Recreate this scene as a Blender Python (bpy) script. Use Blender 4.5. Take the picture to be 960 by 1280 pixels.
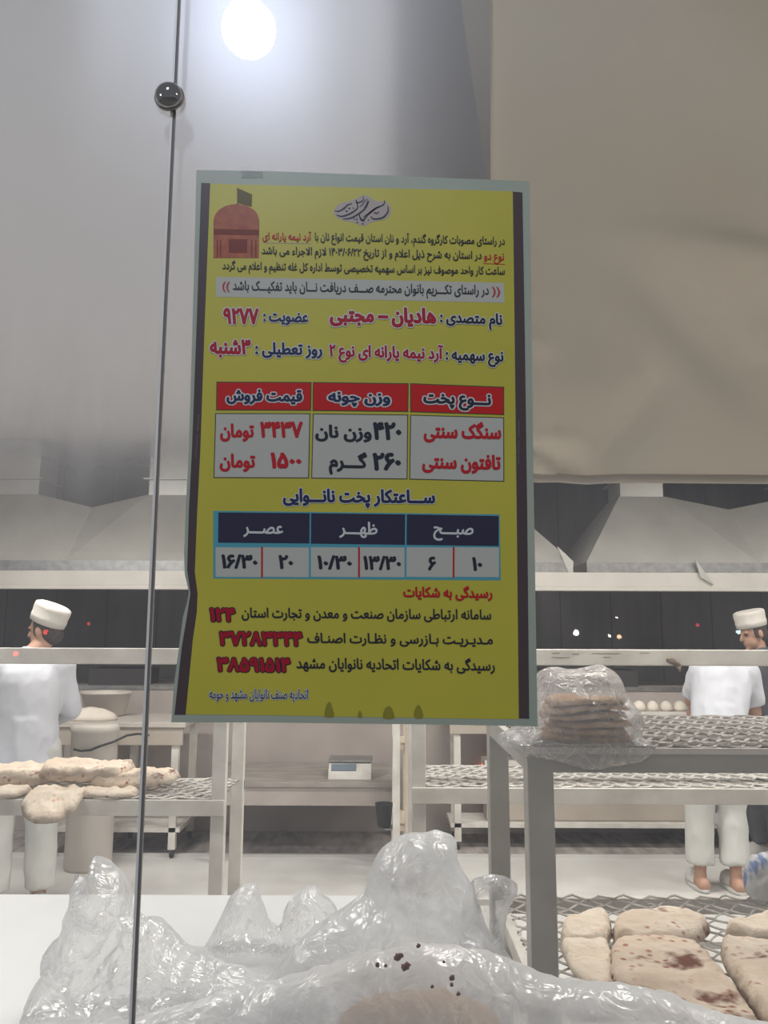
import bpy, bmesh, math, random, unicodedata
import numpy as np
from mathutils import Vector, Matrix, noise
from mathutils.geometry import delaunay_2d_cdt
PI = math.pi
R = math.radians
scene = bpy.context.scene
for o in list(bpy.data.objects):
    bpy.data.objects.remove(o)
COL = scene.collection

# ------------------------------------------------------------------ camera
FPX, PITCH, ROLL, CAMZ = 1000.0, R(8.5), R(0.2), 1.6
cam_data = bpy.data.cameras.new('camera')
cam = bpy.data.objects.new('camera', cam_data)
COL.objects.link(cam)
cam_data.sensor_fit = 'VERTICAL'
cam_data.sensor_height = 32.0
cam_data.lens = 32.0 * FPX / 1280.0
cam_data.clip_start = 0.02
CAMR = Matrix.Rotation(PI / 2 + PITCH, 3, 'X') @ Matrix.Rotation(ROLL, 3, 'Z')
cam.matrix_world = Matrix.Translation((0, 0, CAMZ)) @ CAMR.to_4x4()
scene.camera = cam

# ------------------------------------------------------------------ world, lights, exposure
scene.view_settings.view_transform = 'Standard'
scene.view_settings.look = 'None'
scene.view_settings.gamma = 1.0
scene.view_settings.use_curve_mapping = False
scene.view_settings.exposure = 0.0
scene.cycles.transparent_max_bounces = 32
scene.cycles.max_bounces = 10
world = bpy.data.worlds.new('night')
scene.world = world
world.use_nodes = True
world.node_tree.nodes['Background'].inputs[0].default_value = (0.9, 0.92, 1.0, 1)
world.node_tree.nodes['Background'].inputs[1].default_value = 0.17


def lamp(name, kind, loc, power, color, size=0.1, size_y=None, target=None, spot=None):
    d = bpy.data.lights.new(name, kind)
    d.energy = power
    d.color = color
    if kind == 'AREA':
        d.shape = 'RECTANGLE'
        d.size = size
        d.size_y = size_y or size
    else:
        d.shadow_soft_size = size
    o = bpy.data.objects.new(name, d)
    COL.objects.link(o)
    o.location = loc
    if target is not None:
        o.rotation_euler = (Vector(target) - Vector(loc)).to_track_quat('-Z', 'Y').to_euler()
    return o


# fluorescent battens of the bakery ceiling
for lx, ly, pw in ((-2.2, 2.6, 46), (0.9, 2.6, 46), (-2.2, 4.7, 62), (0.9, 4.7, 62), (3.6, 4.7, 62), (3.2, 2.6, 40)):
    lamp('batten_light', 'AREA', (lx, ly, 3.12), pw, (1.0, 0.97, 0.92), 1.25, 0.16)
# street lamp outside, behind the photographer, then two added fill lamps
lamp('street_light', 'POINT', (-0.98, -2.85, 5.86), 420, (0.78, 0.86, 1.0), 0.19)
lamp('fill_light_warm', 'POINT', (6.0, -3.2, 4.6), 150, (1.0, 0.93, 0.80), 0.25)  # unseen, added to light the poster from the right
lamp('fill_light_side', 'POINT', (-5.2, -3.0, 3.2), 150, (0.92, 0.95, 1.0), 0.25)  # unseen, added to light the poster from the left


# ------------------------------------------------------------------ helpers
def ray(px, py):
    return CAMR @ Vector(((px - 480) / FPX, -(py - 640) / FPX, -1.0))


def P(px, py, Y):
    d = ray(px, py)
    return Vector((0, 0, CAMZ)) + d * (Y / d.y)


def PZ(px, py, z):
    d = ray(px, py)
    return Vector((0, 0, CAMZ)) + d * ((z - CAMZ) / d.z)


# far lights of the street at head height, seen mirrored in the dark part of the window
for px, py, rr, pw, colr in ((720, 791, 0.085, 16, (1, 0.97, 0.92)), (762, 794.5, 0.045, 4, (0.95, 0.9, 0.8)), (774, 796, 0.06, 5, (1.0, 0.62, 0.35)), (771, 772, 0.03, 2.0, (1, 0.95, 0.9)),
                             (923, 790, 0.06, 6, (0.55, 0.95, 1.0)), (872, 781, 0.05, 1.3, (1.0, 0.05, 0.12)), (111, 780, 0.05, 1.3, (1.0, 0.05, 0.05)), (57, 790, 0.075, 4.5, (1.0, 0.06, 0.04)), (20, 817, 0.085, 5.5, (1.0, 0.08, 0.06))):
    v = P(px, py, 24.0)
    lamp('far_street_light', 'POINT', (v.x, 2 * 1.15 - 24.0, max(v.z, 0.3)), pw, colr, rr)


def c255(r, g, b):
    def f(v):
        v /= 255.0
        return v / 12.92 if v <= 0.04045 else ((v + 0.055) / 1.055) ** 2.4
    return (f(r), f(g), f(b), 1.0)


def mat(name, col, rough=0.6, metal=0.0, col2=None, scale=8.0, bump=0.0, bscale=60.0, spec=0.5, detail=4.0, lo=0.35, hi=0.65, coat=0.0, emit=None, estr=0.0, stretch=(1, 1, 1)):
    m = bpy.data.materials.new(name)
    m.use_nodes = True
    nt = m.node_tree
    b = nt.nodes['Principled BSDF']
    b.inputs['Base Color'].default_value = col
    b.inputs['Roughness'].default_value = rough
    b.inputs['Metallic'].default_value = metal
    b.inputs['Specular IOR Level'].default_value = spec
    b.inputs['Coat Weight'].default_value = coat
    b.inputs['Coat Roughness'].default_value = 0.12
    if emit:
        b.inputs['Emission Color'].default_value = emit
        b.inputs['Emission Strength'].default_value = estr
    tc = nt.nodes.new('ShaderNodeTexCoord')
    mp = nt.nodes.new('ShaderNodeMapping')
    mp.inputs['Scale'].default_value = stretch
    nt.links.new(tc.outputs['Object'], mp.inputs['Vector'])
    if col2:
        n = nt.nodes.new('ShaderNodeTexNoise')
        n.inputs['Scale'].default_value = scale
        n.inputs['Detail'].default_value = detail
        nt.links.new(mp.outputs[0], n.inputs['Vector'])
        r = nt.nodes.new('ShaderNodeValToRGB')
        r.color_ramp.elements[0].position = lo
        r.color_ramp.elements[1].position = hi
        r.color_ramp.elements[0].color = col
        r.color_ramp.elements[1].color = col2
        nt.links.new(n.outputs['Fac'], r.inputs[0])
        nt.links.new(r.outputs[0], b.inputs['Base Color'])
    if bump:
        n2 = nt.nodes.new('ShaderNodeTexNoise')
        n2.inputs['Scale'].default_value = bscale
        n2.inputs['Detail'].default_value = 5
        nt.links.new(mp.outputs[0], n2.inputs['Vector'])
        bp = nt.nodes.new('ShaderNodeBump')
        bp.inputs['Strength'].default_value = bump
        bp.inputs['Distance'].default_value = 0.01
        nt.links.new(n2.outputs['Fac'], bp.inputs['Height'])
        nt.links.new(bp.outputs[0], b.inputs['Normal'])
    return m


def bread_mat(name, base, pale, char, amount=0.52, spot=42.0, char_scale=13.0, char_at=0.63):
    m = bpy.data.materials.new(name)
    m.use_nodes = True
    nt = m.node_tree
    b = nt.nodes['Principled BSDF']
    b.inputs['Roughness'].default_value = 0.85
    b.inputs['Specular IOR Level'].default_value = 0.2
    tc = nt.nodes.new('ShaderNodeTexCoord')

    def nz(scale, detail=4):
        n = nt.nodes.new('ShaderNodeTexNoise')
        n.inputs['Scale'].default_value = scale
        n.inputs['Detail'].default_value = detail
        nt.links.new(tc.outputs['Object'], n.inputs['Vector'])
        return n

    def ramp(src, a, c, ca=(0, 0, 0, 1), cc=(1, 1, 1, 1)):
        r = nt.nodes.new('ShaderNodeValToRGB')
        r.color_ramp.elements[0].position = a
        r.color_ramp.elements[1].position = c
        r.color_ramp.elements[0].color = ca
        r.color_ramp.elements[1].color = cc
        nt.links.new(src, r.inputs[0])
        return r.outputs[0]

    def mix(fac, a, c):
        x = nt.nodes.new('ShaderNodeMixRGB')
        nt.links.new(fac, x.inputs[0])
        for k, v in ((1, a), (2, c)):
            if isinstance(v, tuple):
                x.inputs[k].default_value = v
            else:
                nt.links.new(v, x.inputs[k])
        return x.outputs[0]
    c0 = ramp(nz(9).outputs['Fac'], 0.35, 0.65, base, pale)
    v = nt.nodes.new('ShaderNodeTexVoronoi')
    v.inputs['Scale'].default_value = spot
    nt.links.new(tc.outputs['Object'], v.inputs['Vector'])
    s1 = ramp(v.outputs['Distance'], 0.12, 0.34, (1, 1, 1, 1), (0, 0, 0, 1))
    gate = ramp(nz(7).outputs['Fac'], amount - 0.06, amount + 0.06)
    ml = nt.nodes.new('ShaderNodeMath')
    ml.operation = 'MULTIPLY'
    nt.links.new(s1, ml.inputs[0])
    nt.links.new(gate, ml.inputs[1])
    c1 = mix(ml.outputs[0], c0, (char[0] * 1.9, char[1] * 1.7, char[2] * 1.5, 1))
    s2 = ramp(nz(char_scale, 6).outputs['Fac'], char_at, char_at + 0.09)
    c2 = mix(s2, c1, char)
    nt.links.new(c2, b.inputs['Base Color'])
    bp = nt.nodes.new('ShaderNodeBump')
    bp.inputs['Strength'].default_value = 0.7
    bp.inputs['Distance'].default_value = 0.012
    nt.links.new(nz(38, 6).outputs['Fac'], bp.inputs['Height'])
    nt.links.new(bp.outputs[0], b.inputs['Normal'])
    return m


def plastic_mat(name, col, amin, amax, rough=0.16, bump=0.5, bscale=14.0, gloss=0.3):
    """thin clear or milky bag plastic: see-through face on, denser where layers turn edge on"""
    m = bpy.data.materials.new(name)
    m.use_nodes = True
    nt = m.node_tree
    for n in list(nt.nodes):
        nt.nodes.remove(n)
    out = nt.nodes.new('ShaderNodeOutputMaterial')
    tr = nt.nodes.new('ShaderNodeBsdfTransparent')
    di = nt.nodes.new('ShaderNodeBsdfDiffuse')
    tl = nt.nodes.new('ShaderNodeBsdfTranslucent')
    gl = nt.nodes.new('ShaderNodeBsdfGlossy')
    di.inputs['Color'].default_value = col
    tl.inputs['Color'].default_value = col
    gl.inputs['Roughness'].default_value = rough
    m1 = nt.nodes.new('ShaderNodeMixShader')
    m1.inputs[0].default_value = 0.5
    nt.links.new(di.outputs[0], m1.inputs[1])
    nt.links.new(tl.outputs[0], m1.inputs[2])
    tc = nt.nodes.new('ShaderNodeTexCoord')
    n = nt.nodes.new('ShaderNodeTexNoise')
    n.inputs['Scale'].default_value = bscale
    n.inputs['Detail'].default_value = 3
    n.inputs['Distortion'].default_value = 1.2
    nt.links.new(tc.outputs['Object'], n.inputs['Vector'])
    bp = nt.nodes.new('ShaderNodeBump')
    bp.inputs['Strength'].default_value = bump
    bp.inputs['Distance'].default_value = 0.03
    nt.links.new(n.outputs['Fac'], bp.inputs['Height'])
    for q in (di, tl, gl):
        nt.links.new(bp.outputs[0], q.inputs['Normal'])
    lw = nt.nodes.new('ShaderNodeLayerWeight')
    lw.inputs['Blend'].default_value = 0.35
    nt.links.new(bp.outputs[0], lw.inputs['Normal'])
    mr = nt.nodes.new('ShaderNodeMapRange')
    mr.inputs['To Min'].default_value = amin
    mr.inputs['To Max'].default_value = amax
    nt.links.new(lw.outputs['Facing'], mr.inputs['Value'])
    m2 = nt.nodes.new('ShaderNodeMixShader')
    nt.links.new(mr.outputs[0], m2.inputs[0])
    nt.links.new(tr.outputs[0], m2.inputs[1])
    nt.links.new(m1.outputs[0], m2.inputs[2])
    m3 = nt.nodes.new('ShaderNodeMixShader')
    fr = nt.nodes.new('ShaderNodeFresnel')
    fr.inputs['IOR'].default_value = 1.5
    nt.links.new(bp.outputs[0], fr.inputs['Normal'])
    mm = nt.nodes.new('ShaderNodeMath')
    mm.operation = 'MULTIPLY_ADD'
    mm.inputs[1].default_value = 0.35
    mm.inputs[2].default_value = gloss * 0.2
    nt.links.new(fr.outputs[0], mm.inputs[0])
    nt.links.new(mm.outputs[0], m3.inputs[0])
    nt.links.new(m2.outputs[0], m3.inputs[1])
    nt.links.new(gl.outputs[0], m3.inputs[2])
    nt.links.new(m3.outputs[0], out.inputs[0])
    return m


class MB:
    def __init__(s):
        s.v = []
        s.f = []

    def add(s, vs, fs):
        k = len(s.v)
        s.v += [Vector(v) for v in vs]
        s.f += [tuple(i + k for i in f) for f in fs]
        return s

    def box(s, x0, x1, y0, y1, z0, z1):
        return s.add([(x0, y0, z0), (x1, y0, z0), (x1, y1, z0), (x0, y1, z0), (x0, y0, z1), (x1, y0, z1), (x1, y1, z1), (x0, y1, z1)],
                     [(0, 3, 2, 1), (4, 5, 6, 7), (0, 1, 5, 4), (1, 2, 6, 5), (2, 3, 7, 6), (3, 0, 4, 7)])

    def bar(s, p, q, w, h):
        p, q = Vector(p), Vector(q)
        d = (q - p).normalized()
        up = Vector((0, 0, 1)) if abs(d.z) < 0.9 else Vector((0, 1, 0))
        a = d.cross(up).normalized() * w / 2
        b = a.cross(d).normalized() * h / 2
        vs = [p - a - b, p + a - b, p + a + b, p - a + b, q - a - b, q + a - b, q + a + b, q - a + b]
        return s.add(vs, [(0, 1, 2, 3), (7, 6, 5, 4), (0, 4, 5, 1), (1, 5, 6, 2), (2, 6, 7, 3), (3, 7, 4, 0)])

    def tube(s, pts, r, n=8, caps=True):
        pts = [Vector(p) for p in pts]
        rr = r if isinstance(r, (list, tuple)) else [r] * len(pts)
        k = len(s.v)
        ref = None
        for i, p in enumerate(pts):
            d = (pts[min(i + 1, len(pts) - 1)] - pts[max(i - 1, 0)]).normalized()
            if ref is None:
                ref = Vector((0, 0, 1)) if abs(d.z) < 0.9 else Vector((0, 1, 0))
            a = d.cross(ref)
            if a.length < 1e-5:
                a = d.cross(Vector((1, 0, 0)))
            a.normalize()
            b = d.cross(a).normalized()
            ref = -b
            for j in range(n):
                t = 2 * PI * j / n
                s.v.append(p + (a * math.cos(t) + b * math.sin(t)) * rr[i])
        for i in range(len(pts) - 1):
            for j in range(n):
                j2 = (j + 1) % n
                s.f.append((k + i * n + j, k + i * n + j2, k + (i + 1) * n + j2, k + (i + 1) * n + j))
        if caps:
            s.f.append(tuple(k + j for j in reversed(range(n))))
            s.f.append(tuple(k + (len(pts) - 1) * n + j for j in range(n)))
        return s

    def lathe(s, c, prof, n=32, sx=1.0, sy=1.0, M=None):
        """prof: (radius, height) pairs about +Z at c"""
        k = len(s.v)
        c = Vector(c)
        for r, z in prof:
            for j in range(n):
                t = 2 * PI * j / n
                v = Vector((r * math.cos(t) * sx, r * math.sin(t) * sy, z))
                s.v.append(c + (M @ v if M else v))
        for i in range(len(prof) - 1):
            for j in range(n):
                j2 = (j + 1) % n
                s.f.append((k + i * n + j, k + i * n + j2, k + (i + 1) * n + j2, k + (i + 1) * n + j))
        s.f.append(tuple(k + j for j in reversed(range(n))))
        s.f.append(tuple(k + (len(prof) - 1) * n + j for j in range(n)))
        return s

    def ell(s, c, rad, M=None, n=20, m=12):
        prof = [(max(math.sin(PI * i / m), 0.01), -math.cos(PI * i / m)) for i in range(m + 1)]
        k = len(s.v)
        s.lathe((0, 0, 0), prof, n)
        for i in range(k, len(s.v)):
            v = Vector((s.v[i].x * rad[0], s.v[i].y * rad[1], s.v[i].z * rad[2]))
            s.v[i] = Vector(c) + (M @ v if M else v)
        return s

    def cap(s, p, q, r0, r1, n=16, round_=True):
        p, q = Vector(p), Vector(q)
        d = q - p
        L = d.length
        M = d.to_track_quat('Z', 'Y').to_matrix()
        prof = []
        if round_:
            prof += [(r0 * math.cos(a), -r0 * math.sin(a)) for a in (R(85), R(65), R(45), R(22))]
        prof += [(r0, 0), ((r0 + r1) / 2, L / 2), (r1, L)]
        if round_:
            prof += [(r1 * math.cos(a), L + r1 * math.sin(a)) for a in (R(22), R(45), R(65), R(85))]
        return s.lathe(p, prof, n, M=M)

    def prism(s, pts, d):
        """planar polygon extruded by vector d"""
        n = len(pts)
        d = Vector(d)
        pts = [Vector(p) for p in pts]
        return s.add(pts + [p + d for p in pts], [tuple(range(n)), tuple(reversed(range(n, 2 * n)))] + [(i, i + n, (i + 1) % n + n, (i + 1) % n) for i in range(n)])

    def build(s, name, m, parent=None, smooth=False, bevel=0.0, mods=None, fix=True):
        me = bpy.data.meshes.new(name)
        off = parent_world(parent) if parent else Vector((0, 0, 0))
        me.from_pydata([v - off for v in s.v], [], s.f)
        me.update()
        if fix:
            bm = bmesh.new()
            bm.from_mesh(me)
            bmesh.ops.recalc_face_normals(bm, faces=bm.faces)
            bm.to_mesh(me)
            bm.free()
        o = bpy.data.objects.new(name, me)
        COL.objects.link(o)
        if m:
            me.materials.append(m)
        if parent:
            o.parent = parent
        if smooth:
            for p in me.polygons:
                p.use_smooth = True
        if bevel:
            b = o.modifiers.new('bevel', 'BEVEL')
            b.width = bevel
            b.segments = 2
            b.limit_method = 'ANGLE'
        return o


def parent_world(o):
    v = Vector((0, 0, 0))
    while o:
        v += o.location
        o = o.parent
    return v


def tag(o, label, cat, group=None, kind=None):
    o['label'] = label
    o['category'] = cat
    if group:
        o['group'] = group
    if kind:
        o['kind'] = kind
    return o


def struct(o):
    o['kind'] = 'structure'
    return o


def thing(name, loc, label, cat, group=None):
    e = bpy.data.objects.new(name, None)
    e.empty_display_size = 0.05
    COL.objects.link(e)
    e.location = loc
    tag(e, label, cat, group)
    return e


def rebase(o, loc):
    """move a top-level mesh's origin to loc without moving its shape"""
    d = Vector(loc)
    for v in o.data.vertices:
        v.co -= d
    o.location = d
    return o


def evaluated(o, mods):
    for kind, kw in mods:
        md = o.modifiers.new(kind, kind)
        for k, v in kw.items():
            setattr(md, k, v)
    dg = bpy.context.evaluated_depsgraph_get()
    dg.update()
    me = bpy.data.meshes.new_from_object(o.evaluated_get(dg))
    o.modifiers.clear()
    mats = [x for x in o.data.materials]
    o.data = me
    if not me.materials:
        for x in mats:
            me.materials.append(x)
    for p in me.polygons:
        p.use_smooth = True
    return o


def inside(pt, poly):
    x, y = pt
    r = False
    j = len(poly) - 1
    for i in range(len(poly)):
        xi, yi = poly[i]
        xj, yj = poly[j]
        if (yi > y) != (yj > y) and x < (xj - xi) * (y - yi) / (yj - yi) + xi:
            r = not r
        j = i
    return r


def smooth_poly(pts, it=2):
    for _ in range(it):
        q = []
        n = len(pts)
        for i in range(n):
            a, b = pts[i], pts[(i + 1) % n]
            q.append((a[0] * .75 + b[0] * .25, a[1] * .75 + b[1] * .25))
            q.append((a[0] * .25 + b[0] * .75, a[1] * .25 + b[1] * .75))
        pts = q
    return pts


def resample(poly, step):
    out = []
    n = len(poly)
    for i in range(n):
        a, b = Vector(poly[i]), Vector(poly[(i + 1) % n])
        k = max(1, int((b - a).length / step))
        for j in range(k):
            out.append(tuple(a.lerp(b, j / k)))
    return out


def pillow(outline, step, front, back, rim, fn_front, fn_back, frame, round_it=2):
    """closed body over a 2-D outline; front / back are largest half thicknesses, rim = distance over which it rounds off
    frame(u, v, w) -> world ; fn(u, v) adds to w"""
    pl = smooth_poly(outline, round_it) if round_it else outline
    pl = resample(pl, step)
    nb = len(pl)
    pts = [Vector(p) for p in pl]
    x0, x1 = min(p[0] for p in pl), max(p[0] for p in pl)
    y0, y1 = min(p[1] for p in pl), max(p[1] for p in pl)
    y = y0
    row = 0
    rnd = random.Random(5)
    while y < y1:
        x = x0 + (step / 2 if row % 2 else 0)
        while x < x1:
            q = (x + rnd.uniform(-.12, .12) * step, y + rnd.uniform(-.12, .12) * step)
            if inside(q, pl) and min((Vector(q) - Vector(b)).length_squared for b in pl) > (0.6 * step) ** 2:
                pts.append(Vector(q))
            x += step
        y += step * 0.87
        row += 1
    vs, es, fs, *_ = delaunay_2d_cdt(pts, [(i, (i + 1) % nb) for i in range(nb)], [], 1, 1e-7)
    # distances to the outline
    segs = [(Vector(pl[i]), Vector(pl[(i + 1) % nb])) for i in range(nb)]

    def dist(p):
        best = 1e9
        for a, b in segs:
            ab = b - a
            t = max(0, min(1, (p - a).dot(ab) / max(ab.length_squared, 1e-12)))
            best = min(best, (p - a - ab * t).length_squared)
        return math.sqrt(best)
    mb = MB()
    fi, bi = [], []
    for p in vs:
        p = Vector((p[0], p[1]))
        d = dist(p)
        t = min(1.0, d / rim)
        h = math.sqrt(max(0.0, 1 - (1 - t) ** 2))
        if d < 1e-5:
            mb.v.append(frame(p.x, p.y, (fn_front(p.x, p.y, 0) + fn_back(p.x, p.y, 0)) / 2))
            fi.append(len(mb.v) - 1)
            bi.append(len(mb.v) - 1)
        else:
            mb.v.append(frame(p.x, p.y, front * h + fn_front(p.x, p.y, h)))
            fi.append(len(mb.v) - 1)
            mb.v.append(frame(p.x, p.y, -back * h + fn_back(p.x, p.y, h)))
            bi.append(len(mb.v) - 1)
    for f in fs:
        mb.f.append(tuple(fi[i] for i in f))
        mb.f.append(tuple(bi[i] for i in reversed(f)))
    return mb


def ridged(x, y, z, oct_=3):
    a, s = 0.0, 1.0
    for k in range(oct_):
        n = 1 - abs(noise.noise(Vector((x, y, z + 7.3 * k))))
        a += s * n * n
        x, y, z, s = x * 2.03, y * 2.03, z * 2.03, s * 0.5
    return a


# ------------------------------------------------------------------ materials
M_white_paint = mat('white_painted_steel', c255(214, 210, 203), 0.45, 0, c255(196, 190, 182), 9, 0.08, 40)
M_grey_paint = mat('grey_painted_steel', c255(168, 165, 159), 0.5, 0, c255(156, 152, 146), 7, 0.1, 40)
M_grey_wire = mat('galvanised_wire', c255(160, 155, 149), 0.5, 0.3, c255(132, 126, 121), 18)
M_pale_wire = mat('pale_wire', c255(190, 186, 180), 0.5, 0.2, c255(170, 165, 159), 14)
M_floor = mat('white_floor_tile', c255(206, 204, 200), 0.38, 0, c255(192, 189, 185), 2.5, 0.03, 30)
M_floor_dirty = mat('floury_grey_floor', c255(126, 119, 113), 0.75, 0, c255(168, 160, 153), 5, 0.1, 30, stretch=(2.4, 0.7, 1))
M_counter = mat('white_counter_laminate', c255(214, 215, 216), 0.35, 0, c255(206, 207, 209), 3)
M_hood = mat('pale_hood_sheet_metal', c255(186, 183, 177), 0.4, 0.35, c255(172, 169, 163), 2.2, 0.12, 3)
M_hood_dark = mat('hood_inner_metal', c255(90, 88, 86), 0.6, 0.2)
M_wall_dark = mat('smoke_dark_wall', c255(122, 117, 113), 0.8, 0, c255(106, 102, 99), 1.4, stretch=(3, 3, 0.4))
M_wall_light = mat('painted_wall', c255(196, 192, 186), 0.8, 0, c255(186, 182, 176), 2)
M_oven = mat('pinkish_oven_render', c255(172, 162, 156), 0.7, 0, c255(160, 150, 144), 2.4)
M_beige = mat('beige_panel', c255(176, 166, 154), 0.7, 0, c255(166, 156, 144), 3)
M_steel = mat('brushed_steel', c255(170, 168, 165), 0.35, 0.8, c255(150, 148, 146), 20)
M_chrome = mat('chrome', c255(190, 190, 190), 0.08, 1.0)
M_black = mat('black_rubber', c255(40, 38, 38), 0.6)
M_cloth_white = mat('white_cotton', c255(205, 206, 213), 0.9, 0, c255(194, 195, 202), 6, 0.25, 14)
M_cloth_trouser = mat('off_white_cotton', c255(196, 195, 191), 0.9, 0, c255(186, 185, 181), 6, 0.25, 12)
M_cloth_grey = mat('charcoal_cotton', c255(84, 84, 88), 0.9, 0, c255(74, 74, 78), 8, 0.2, 16)
M_cap = mat('cream_cap_cotton', c255(204, 198, 190), 0.9, 0, c255(194, 188, 180), 8, 0.2, 30)
M_skin = mat('skin', c255(182, 142, 118), 0.55, 0, c255(170, 130, 108), 12)
M_hair = mat('dark_hair', c255(48, 40, 36), 0.7, 0, c255(66, 56, 50), 60)
M_dark = mat('dark_eye', c255(24, 20, 18), 0.3)
M_shoe = mat('white_shoe', c255(206, 203, 198), 0.5, 0, c255(190, 187, 182), 9)
M_sole = mat('dark_shoe_sole', c255(82, 80, 78), 0.6)
M_dough = mat('raw_dough', c255(226, 216, 204), 0.7, 0, c255(214, 203, 190), 9, 0.15, 25)
M_basin = mat('white_plastic_basin', c255(196, 188, 180), 0.45, 0, c255(188, 180, 172), 4)
M_bread = bread_mat('sangak_bread', c255(206, 186, 166), c255(222, 208, 192), c255(118, 76, 56))
M_bread_pale = bread_mat('pale_flatbread', c255(214, 197, 178), c255(226, 213, 197), c255(160, 118, 92), 0.62, 46, 14, 0.69)
M_bread_charred = bread_mat('charred_flatbread', c255(202, 182, 162), c255(218, 202, 185), c255(112, 68, 50), 0.47, 38, 10, 0.56)
M_bread_brown = bread_mat('brown_folded_bread', c255(178, 146, 116), c255(198, 168, 138), c255(120, 84, 62), 0.6, 50, 16, 0.66)
M_crumb = mat('brown_crumb', c255(126, 88, 60), 0.9, 0, c255(70, 46, 36), 120)
M_bag_milky = plastic_mat('milky_bag_plastic', (0.89, 0.895, 0.915, 1), 0.52, 0.97, 0.20, 0.5, 16.0, 0.25)
M_bag_thin = plastic_mat('thin_clear_bag_plastic', (0.89, 0.895, 0.915, 1), 0.16, 0.82, 0.18, 0.5, 18.0, 0.25)
M_bag_clear = plastic_mat('clear_bread_bag_plastic', (0.82, 0.81, 0.81, 1), 0.14, 0.78, 0.14, 0.8, 30.0, 0.35)
M_scuff = mat('dark_scuff', c255(120, 114, 108), 0.8)
M_rag = mat('brown_paper_scrap', c255(138, 124, 106), 0.8, 0, c255(118, 104, 90), 20)
M_flame = mat('burner_flame', c255(255, 120, 50), 0.5, emit=c255(255, 110, 50), estr=3.0)

# ------------------------------------------------------------------ room shell
YG = 1.15                       # plane of the shop window
o = struct(MB().box(-6, 6, 1.3, 6.05, -0.1, 0.0).build('floor', M_floor))
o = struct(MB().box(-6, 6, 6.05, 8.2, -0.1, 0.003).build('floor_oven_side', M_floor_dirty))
o = struct(MB().box(-6, 6, 6.03, 6.06, 0.0, 0.02).build('trim_1', M_floor))
o = struct(MB().box(-8, 8, -8, 1.3, -0.12, -0.02).build('ground', mat('pavement', c255(120, 118, 115), 0.9, 0, c255(104, 102, 100), 4, 0.2, 20)))
o = struct(MB().box(-6, 6, 8.0, 8.1, 0, 3.3).build('wall_back', M_wall_dark))
seams = MB()
for k in range(24):
    seams.box(-5.75 + k * 0.5, -5.742 + k * 0.5, 7.994, 8.0, 0, 3.25)
seams.build('panel_joint', mat('wall_joint', c255(92, 88, 85), 0.8), o)
struct(MB().box(-6.1, -6, 1.2, 8.1, 0, 3.3).build('wall_left', M_wall_light))
struct(MB().box(6, 6.1, 1.2, 8.1, 0, 3.3).build('wall_right', M_wall_light))
struct(MB().box(-6, 6, 1.2, 8.1, 3.25, 3.35).build('ceiling', M_wall_light))


# ------------------------------------------------------------------ glass
def glass_mat():
    m = bpy.data.materials.new('dusty_hazed_glass')
    m.use_nodes = True
    nt = m.node_tree
    for n in list(nt.nodes):
        nt.nodes.remove(n)
    out = nt.nodes.new('ShaderNodeOutputMaterial')
    tr = nt.nodes.new('ShaderNodeBsdfTransparent')
    tr.inputs[0].default_value = (0.965, 0.975, 0.97, 1)
    gl = nt.nodes.new('ShaderNodeBsdfGlossy')
    gl.inputs['Roughness'].default_value = 0.012
    di = nt.nodes.new('ShaderNodeBsdfDiffuse')
    di.inputs[0].default_value = (0.8, 0.8, 0.8, 1)  # pale dust layer, also puts the haze veil over the dark interior
    tc = nt.nodes.new('ShaderNodeTexCoord')
    n = nt.nodes.new('ShaderNodeTexNoise')
    n.inputs['Scale'].default_value = 3.5
    n.inputs['Detail'].default_value = 6
    nt.links.new(tc.outputs['Object'], n.inputs['Vector'])
    mr = nt.nodes.new('ShaderNodeMapRange')
    mr.inputs['From Min'].default_value = 0.3
    mr.inputs['From Max'].default_value = 0.8
    mr.inputs['To Min'].default_value = 0.08
    mr.inputs['To Max'].default_value = 0.16
    nt.links.new(n.outputs['Fac'], mr.inputs['Value'])
    m1 = nt.nodes.new('ShaderNodeMixShader')
    nt.links.new(mr.outputs[0], m1.inputs[0])
    nt.links.new(tr.outputs[0], m1.inputs[1])
    nt.links.new(di.outputs[0], m1.inputs[2])
    fr = nt.nodes.new('ShaderNodeFresnel')
    fr.inputs['IOR'].default_value = 1.5
    m2 = nt.nodes.new('ShaderNodeMixShader')
    gg = nt.nodes.new('ShaderNodeBsdfGlossy')      # rough bluish lobe added to spread a glow around the mirrored lamp
    gg.inputs['Roughness'].default_value = 0.27
    gg.inputs['Color'].default_value = (0.82, 0.86, 1.0, 1)
    mg = nt.nodes.new('ShaderNodeMixShader')
    mg.inputs[0].default_value = 0.03
    nt.links.new(m1.outputs[0], mg.inputs[1])
    nt.links.new(gg.outputs[0], mg.inputs[2])
    nt.links.new(fr.outputs[0], m2.inputs[0])
    nt.links.new(mg.outputs[0], m2.inputs[1])
    nt.links.new(gl.outputs[0], m2.inputs[2])
    nt.links.new(m2.outputs[0], out.inputs[0])
    return m


M_glass = glass_mat()
M_edge = mat('polished_glass_edge', c255(225, 224, 220), 0.4)
M_seal = mat('dark_glass_joint', c255(118, 111, 107), 0.6)
# the joint leans a little, as in the photograph
jt, jb = P(223.5, 0, YG), P(165.5, 1280, YG)
xt = jt.x + (jt.x - jb.x) / (jt.z - jb.z) * (3.2 - jt.z)
xb = jb.x - (jt.x - jb.x) / (jt.z - jb.z) * (jb.z - 0.3)


def pane(x_bot, x_top, x_bot2, x_top2):
    # one sheet: a second face would only double the dusty veil and reflection
    return MB().add([(x_bot, YG, 0.3), (x_bot2, YG, 0.3), (x_top2, YG, 3.2), (x_top, YG, 3.2)], [(0, 1, 2, 3)])


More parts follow.
